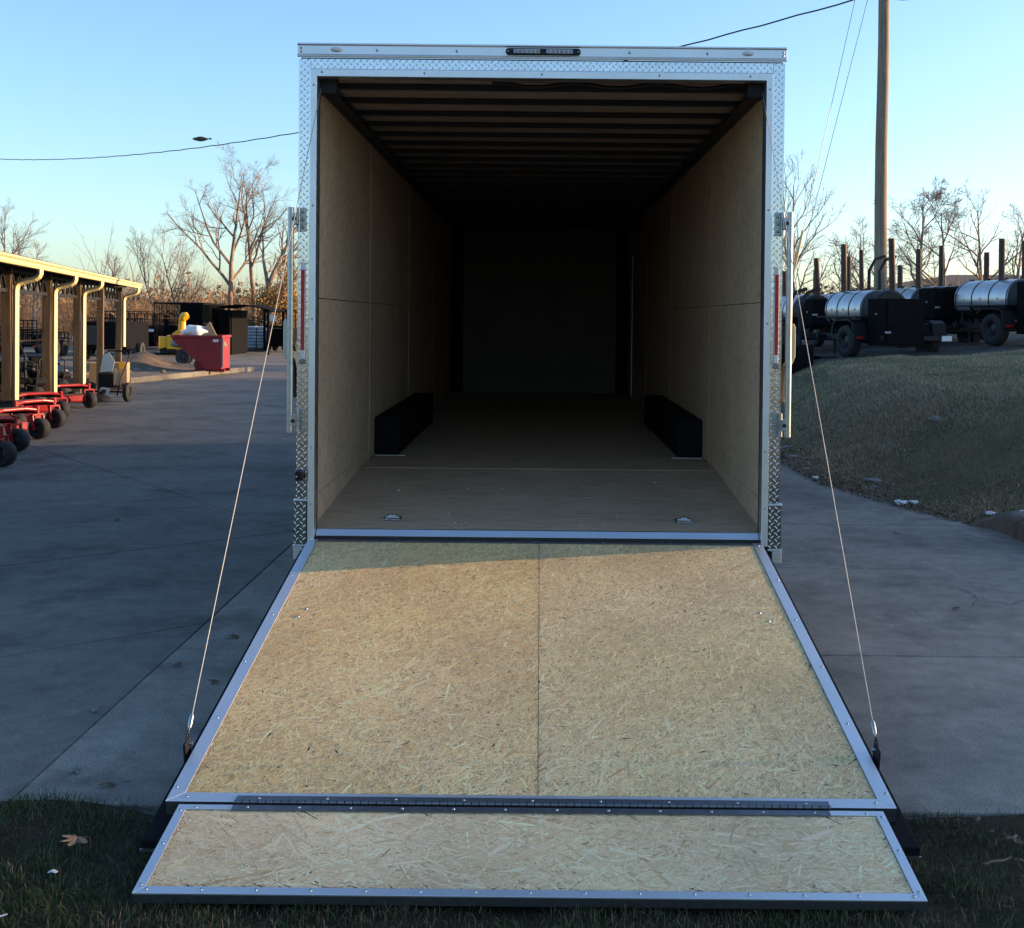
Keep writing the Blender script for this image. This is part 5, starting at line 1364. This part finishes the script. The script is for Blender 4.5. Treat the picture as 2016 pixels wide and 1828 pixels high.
# golden vine / leafy bush beside the leaning trunk
def leaf_cloud(name, centre, rad, n, size, seed, mat, label, cat='bush'):
    rg = np.random.default_rng(seed)
    p = rg.normal(0, 0.42, (n, 3))*np.array(rad); c = np.array(centre)+p
    a = rg.normal(0, 1, (n, 3)); a /= np.linalg.norm(a, axis=1)[:, None]
    bb = np.cross(a, rg.normal(0, 1, (n, 3))); bb /= np.linalg.norm(bb, axis=1)[:, None]
    s = size*rg.uniform(0.5, 1.3, (n, 1))
    V = np.stack([c-a*s, c+bb*s*0.5, c+a*s, c-bb*s*0.5], axis=1).reshape(-1, 3)
    V[:, 2] = np.maximum(V[:, 2], 0.02)
    return tag(fast_mesh(name, V, np.arange(n*4).reshape(n, 4), mat), label, cat, kind='stuff')
MAT['gold_leaf'] = simple('golden_dry_leaf', (0.34, 0.19, 0.05), 0.8, 0, 0.4, 1.5)
MAT['olive_leaf'] = simple('olive_leaf', (0.07, 0.07, 0.03), 0.8, 0, 0.4, 1.5)
leaf_cloud('vine_bush', (-13.6, 59.5, 2.35), (1.5, 1.2, 0.95), 6000, 0.07, 3, MAT['gold_leaf'], 'golden leaved vine bush over the leaning trunk')
leaf_cloud('evergreen_bush', (-14.6, 59.5, 0.9), (1.5, 1.0, 0.8), 4500, 0.07, 4, MAT['olive_leaf'], 'dark olive bush below the golden vine')
leaf_cloud('vine_bush', (-13.2, 59.8, 3.6), (0.55, 0.6, 1.1), 1600, 0.06, 5, MAT['gold_leaf'], 'golden vine climbing the leaning trunk')
leaf_cloud('far_treeline', (-60, 130, 2.0), (60, 8, 3.0), 20000, 0.35, 6, MAT['brush'], 'far brown wood along the horizon', 'wood')
leaf_cloud('far_treeline', (60, 130, 2.5), (50, 8, 3.0), 16000, 0.35, 7, MAT['brush'], 'far brown wood behind the house', 'wood')

# ================================================================ GRASS
MAT['grass'] = tinted('grass_blades', 0.75, 40, 0.2)
def blades(name, P, H, Wd, C, seed, label, lean=0.6):
    rg = np.random.default_rng(seed); n = len(P)
    az = rg.uniform(0, 2*np.pi, n); t = np.stack([np.cos(az), np.sin(az), np.zeros(n)], 1)
    az2 = rg.uniform(0, 2*np.pi, n); ln = np.abs(rg.normal(0, lean, n))
    d = np.stack([np.cos(az2)*ln, np.sin(az2)*ln, np.zeros(n)], 1)
    H = H[:, None]; Wd = Wd[:, None]
    up = np.array([[0, 0, 1.0]])
    mid = P + up*H*0.55 + d*H*0.35
    tip = P + up*H*(1.0-0.28*np.minimum(ln, 1.6))[:, None] + d*H*1.0
    tip[:, 2] = np.maximum(tip[:, 2], P[:, 2]+0.006); mid[:, 2] = np.maximum(mid[:, 2], P[:, 2]+0.005)
    V = np.stack([P-t*Wd, P+t*Wd, mid+t*Wd*0.75, mid-t*Wd*0.75, tip], axis=1).reshape(-1, 3)
    b = (np.arange(n)*5)[:, None]
    F = np.concatenate([b+np.array([[0, 1, 2]]), b+np.array([[0, 2, 3]]), b+np.array([[3, 2, 4]])], axis=0)
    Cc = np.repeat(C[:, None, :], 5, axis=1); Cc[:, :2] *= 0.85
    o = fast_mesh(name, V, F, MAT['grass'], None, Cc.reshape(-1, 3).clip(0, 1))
    return tag(o, label, 'grass', kind='stuff')
def pick(rg, n, pal):
    pal = np.array(pal); i = rg.choice(len(pal), n, p=pal[:, 3]/pal[:, 3].sum())
    return pal[i, :3]*rg.normal(1, 0.18, (n, 1)).clip(0.5, 1.6)
rg = np.random.default_rng(1)
# front lawn
n = 90000
X = rg.uniform(-2.4, 2.4, n); Y = rg.uniform(2.7, 4.05, n)
clump = np.array([mnoise.noise(Vector((X[i]*5, Y[i]*5, 0))) for i in range(n)])
patch = np.array([mnoise.noise(Vector((X[i]*1.6+3, Y[i]*1.6, 4))) for i in range(n)])
le = np.array([lawn_edge(x) for x in X])
right = np.clip((X-0.9)/0.8, 0, 1)
keep = (Y < le+0.01+0.02*rg.normal(0, 1, n)) & (rg.uniform(0, 1, n) < 0.70+0.9*clump-0.35*right*(patch < 0.15))
under = (np.abs(X) < 1.19) & (Y > 3.32)
keep &= ~under
X, Y, clump, patch, right = X[keep], Y[keep], clump[keep], patch[keep], right[keep]; n = len(X)
Z = np.array([lawn_z(X[i], Y[i]) for i in range(n)])
C = pick(rg, n, [(0.036, 0.066, 0.022, 6), (0.048, 0.080, 0.028, 4), (0.027, 0.047, 0.016, 4), (0.13, 0.105, 0.06, 1.8), (0.080, 0.082, 0.038, 1.8)])
dry = (rg.uniform(0, 1, n) < 0.32*right + 0.15*(patch < -0.1) + 0.30*(np.abs(X) < 1.25)*(Y < 3.3))
C[dry] = pick(rg, int(dry.sum()), [(0.20, 0.155, 0.095, 2), (0.13, 0.10, 0.065, 2)])
Hh = rg.uniform(0.016, 0.040, n)*(1+0.7*clump.clip(-0.5, 0.6)); Hh = np.where(np.abs(X) < 1.2, np.minimum(Hh, 0.045), Hh)
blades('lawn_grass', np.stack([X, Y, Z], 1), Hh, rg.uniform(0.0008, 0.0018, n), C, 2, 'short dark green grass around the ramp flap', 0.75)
# bank
n = 230000
Y = 9.0 + 12.6*rg.uniform(0, 1, n)**1.25
X = np.array([edge_x(y) for y in Y]) - 0.02 + rg.uniform(0, 1, n)**0.85*(0.45*Y-1.0)
pt = np.array([mnoise.noise(Vector((X[i]*0.55, Y[i]*0.4, 2))) + 0.5*mnoise.noise(Vector((X[i]*2.2, Y[i]*1.6, 7))) for i in range(n)])
tt = X-np.array([edge_x(y) for y in Y])
keep = (X < 0.46*Y+0.6) & (Y < np.array([gravel_front(x) for x in X])+0.1*rg.normal(0, 1, n)) & (rg.uniform(0, 1, n) < 0.55+0.45*np.clip(tt/0.6, 0, 1)+0.3*pt)
X, Y, pt, tt = X[keep], Y[keep], pt[keep], tt[keep]; n = len(X)
Z = np.array([bank_z(X[i], Y[i]) for i in range(n)])-0.004
C = pick(rg, n, [(0.21, 0.215, 0.115, 5), (0.26, 0.24, 0.135, 3), (0.36, 0.30, 0.195, 3), (0.16, 0.175, 0.09, 3)])
dry = rg.uniform(0, 1, n) < np.clip(0.42+1.1*pt + 0.3*(tt < 0.8), 0.03, 0.9)
C[dry] = pick(rg, int(dry.sum()), [(0.48, 0.39, 0.26, 3), (0.38, 0.30, 0.195, 3), (0.54, 0.45, 0.31, 1)])
blades('bank_grass', np.stack([X, Y, Z], 1), (rg.uniform(0.020, 0.060, n)*(1+0.8*pt.clip(-0.6, 0.8))), rg.uniform(0.0016, 0.0034, n)*(1+0.04*(Y-9)), C, 3, 'patchy dormant grass covering the bank', 0.95)

# ================================================================ LITTER, LEAVES, STONES
def leaf(name, loc, size, seed, label, mat='leaf_dry', rz=0.0, lobes=True, cat='leaf', grp=None):
    rg = random.Random(seed); n = 26; pts = []
    for i in range(n):
        a = 2*math.pi*i/n
        r = size*(0.62+0.38*math.cos(5*a) if lobes else 0.75+0.25*math.cos(2*a))*rg.uniform(0.85, 1.12)
        if lobes and i == n//2: r = size*1.2
        z = 0.16*size*math.sin(2*a+seed)+rg.uniform(0, 0.05)*size
        pts.append((r*math.cos(a), r*math.sin(a)*0.8, z+0.006))
    vs = [(0, 0, 0.012+0.05*size)] + pts; fs = [(0, 1+i, 1+(i+1) % n) for i in range(n)]
    b = MB(); b.add(vs, fs); o = b.build(name, MAT[mat], None, loc=loc, rot=(rg.uniform(-.2, .2), rg.uniform(-.2, .2), rz))
    md = o.modifiers.new('thickness', 'SOLIDIFY'); md.thickness = 0.0012
    return tag(o, label, cat, grp)
leaf('fallen_leaf', (-1.46, 3.62, 0.035), 0.050, 3, 'large curled tan maple leaf on the grass left of the flap', rz=0.9)
leaf('fallen_leaf', (1.56, 3.70, 0.03), 0.032, 4, 'pale folded leaf on the grass right of the black skin corner', rz=2.0)
leaf('fallen_leaf', (1.62, 3.52, 0.03), 0.036, 5, 'yellowish curled leaf among twigs right of the flap', rz=0.3)
leaf('fallen_leaf', (1.74, 3.42, 0.03), 0.045, 6, 'grey lobed leaf lying flat on bare soil right of the flap', mat='rock', rz=1.1)
leaf('fallen_leaf', (-1.72, 3.16, 0.03), 0.040, 7, 'dark brown leaf at the lower left of the lawn', mat='dirt', rz=2.2)
leaf('fallen_leaf', (0.42, 3.10, 0.04), 0.016, 8, 'small orange leaf in the grass before the flap', mat='gold_leaf', lobes=False)
leaf('paper_scrap', (1.91, 3.46, 0.035), 0.026, 9, 'white paper scrap on the soil right of the flap', mat='paper', lobes=False, cat='litter')
leaf('paper_scrap', (-1.88, 3.20, 0.035), 0.020, 10, 'pale scrap half buried in the left lawn', mat='paper', lobes=False, cat='litter')
leaf('paper_scrap', (-1.45, 3.42, 0.03), 0.016, 11, 'tiny grey plastic scrap in the left lawn', mat='bag_white', lobes=False, cat='litter')
def stick(loc, L, rz, r, mat, label):
    b = MB(); b.tube([(-L/2, 0, 0), (-L*0.2, 0.01*L, 0.006), (L*0.2, -0.02*L, 0.004), (L/2, 0.015*L, 0.01)], [r*0.6, r, r*0.9, r*0.4], 6)
    return tag(b.build('stick', MAT[mat], None, smooth_deg=60, loc=loc, rot=(0, 0, rz)), label, 'stick')
stick((-1.52, 3.15, 0.03), 0.11, 0.25, 0.004, 'paper', 'pale peeled stick lying in the left lawn')
stick((-1.78, 3.33, 0.025), 0.24, 0.6, 0.007, 'dirt', 'dark twig across the left lawn')
stick((1.45, 3.55, 0.03), 0.10, 0.3, 0.004, 'leaf_dry', 'thin brown twig beside the right edge of the flap')
stick((1.55, 3.44, 0.03), 0.13, -0.4, 0.004, 'bark', 'crooked grey twig right of the flap')
stick((1.86, 3.55, 0.03), 0.12, 0.1, 0.004, 'bark', 'long grey twig near the white scrap')
rl = random.Random(31)
for i in range(34):
    x = rl.uniform(1.35, 2.2); y = rl.uniform(3.05, 3.95)
    leaf('leaf_scrap', (x, y, 0.018), rl.uniform(0.008, 0.018), 100+i, 'tiny broken leaf scrap in the grass right of the ramp', mat=rl.choice(['leaf_dry', 'dirt', 'rock', 'leaf_dry']), lobes=bool(i % 2), rz=rl.uniform(0, 6), cat='leaf', grp='leaf scraps right of the ramp')
for i, (x, y, sz) in enumerate(((-1.62, 6.05, .04), (-1.75, 5.55, .035), (-1.9, 4.9, .03), (-1.5, 5.3, .03), (-2.4, 4.3, .035), (-1.72, 4.25, .04), (-1.55, 4.12, .03), (2.3, 4.3, .04), (2.05, 4.15, .05), (2.5, 6.8, .03), (-3.5, 9.5, .04), (2.9, 9.2, .03))):
    leaf('concrete_leaf', (x, y, 0.006), sz, 200+i, 'small dark leaf fragment lying on the concrete lot', mat=('dirt', 'leaf_dry', 'rock')[i % 3] if i else 'dirt', rz=i*1.1, lobes=bool(i % 2), cat='leaf', grp='leaf fragments on the concrete')
def on_bank(x, y, dz=0.0): return (x, y, bank_z(x, y)+dz)
for (x, y, s, lab) in ((3.42, 10.75, 0.06, 'white crumpled paper at the foot of the bank by the kerb'), (3.53, 10.72, 0.04, 'second white paper scrap touching the crumpled one'), (3.02, 12.45, 0.045, 'white scrap where the bank meets the lot near the trailer'), (4.15, 9.75, 0.05, 'white litter on the bank above the kerb'), (3.95, 9.95, 0.04, 'grey litter on the bank near the kerb end')):
    o = blob('litter', on_bank(x, y, 0.03), (s, s*0.8, s*0.45), x*7, MAT['paper'], lab, 'litter', 0.6)
rr = random.Random(12)
spots = [(2.98, 14.6, .16), (3.05, 14.0, .12), (3.2, 14.3, .14), (3.0, 13.4, .10), (3.12, 13.2, .13), (3.35, 13.9, .10), (2.97, 12.9, .08), (3.15, 12.7, .07), (3.5, 11.9, .13), (4.6, 13.2, .15), (3.05, 15.5, .15), (3.3, 15.2, .12), (3.45, 11.7, .07)]
stone_lab = ['largest grey stone at the bank foot behind the trailer corner', 'grey stone leaning on the largest one at the bank foot', 'grey stone upslope of the largest stone by the trailer', 'small grey stone on the lot edge near the white scrap', 'flat grey stone just above the white scrap by the lot edge', 'lone grey stone higher up the slope beside the trailer stones', 'tiny stone where the lot edge curves past the trailer', 'little stone next to the curve of the lot edge', 'pale flat stone in the dry patch low on the bank', 'half buried flat stone higher on the bank', 'far grey stone behind the trailer-side pile', 'far flat stone beside the last stone of the pile', 'small stone beside the pale flat stone on the bank']
for i, (x, y, s) in enumerate(spots):
    s *= 0.85
    o = blob('stone', on_bank(x, y, -0.005), (s*rr.uniform(.8, 1.2), s*rr.uniform(.6, 1), s*0.34), i*3.3, MAT['rock'], stone_lab[i], 'stone', 0.45, 3)
    o['group'] = 'stones at the bank foot'
# leaf litter gathered along the foot of the bank
nl = 5200
ly = 9.3 + 7.5*rg.uniform(0, 1, nl); lx = np.array([edge_x(y) for y in ly]) + np.abs(rg.normal(0.02, 0.30, nl))
lz = np.array([bank_z(lx[i], ly[i]) for i in range(nl)]) + 0.004
lz = np.maximum(lz, 0.004) + rg.uniform(0, 0.02, nl)
a = rg.uniform(0, 6.28, nl); ss = rg.uniform(0.006, 0.022, nl); tl = rg.normal(0, 0.35, nl)
P = np.stack([lx, ly, lz], 1); u = np.stack([np.cos(a), np.sin(a), tl], 1)*ss[:, None]; w_ = np.stack([-np.sin(a), np.cos(a), rg.normal(0, 0.35, nl)], 1)*ss[:, None]*0.55
V = np.stack([P-u, P-w_, P+u*0.9, P+w_], 1).reshape(-1, 3)
C = pick(rg, nl, [(0.20, 0.13, 0.08, 3), (0.11, 0.075, 0.05, 3), (0.28, 0.20, 0.13, 2), (0.06, 0.05, 0.04, 2)])
tag(fast_mesh('leaf_litter', V, np.arange(nl*4).reshape(nl, 4), MAT['grass'], None, np.repeat(C[:, None, :], 4, 1).reshape(-1, 3)), 'dead leaf litter gathered along the foot of the bank', 'leaf litter', kind='stuff')
# rubble on dirt island
for i in range(14):
    x = -10.3-rr.uniform(0, 3.5); y = 30.0+rr.uniform(0, 4.0)
    o = blob('rubble_stone', (x, y, 0.12), (rr.uniform(.06, .16), rr.uniform(.06, .14), rr.uniform(.04, .09)), i*2.1, MAT['rock' if i % 2 else 'dirt'], 'rough rubble lump strewn on the dirt island', 'rubble', 0.4, 2); o['group'] = 'rubble on the dirt island'

# ================================================================ BIRD
BD = empty('bird', (-5.19, 17.5, 4.36), 0, 'small brown bird gliding with wings folded above the left wire', 'bird')
b = MB()
prof = [(-0.140, 0.0), (-0.132, 0.006), (-0.118, 0.017), (-0.100, 0.022), (-0.080, 0.026), (-0.045, 0.036), (0.0, 0.039), (0.04, 0.032), (0.075, 0.018), (0.10, 0.009), (0.115, 0.005), (0.118, 0)]
b.lathe(prof, 'x', (0, 0, 0.045), 16); b.build('body', MAT['bird'], BD, smooth_deg=80)
for sy in (-1, 1):
    b = MB(); b.prism([(-0.07, sy*0.030, 0.060), (-0.02, sy*0.042, 0.068), (0.06, sy*0.034, 0.058), (0.115, sy*0.016, 0.050), (0.03, sy*0.040, 0.040), (-0.05, sy*0.036, 0.043)], (0, sy*0.006, 0)); b.build('wing', MAT['bird'], BD, bevel=0.003)
b = MB(); b.prism([(0.095, -0.008, 0.047), (0.155, -0.020, 0.058), (0.150, -0.006, 0.047), (0.158, 0.010, 0.036), (0.10, 0.008, 0.042)], (0.0, 0.004, 0.006)); b.build('tail', MAT['bird'], BD)
b = MB(); b.tube([(-0.134, 0, 0.043), (-0.152, 0, 0.040)], [0.006, 0.001], 6); b.build('beak', MAT['wire'], BD)
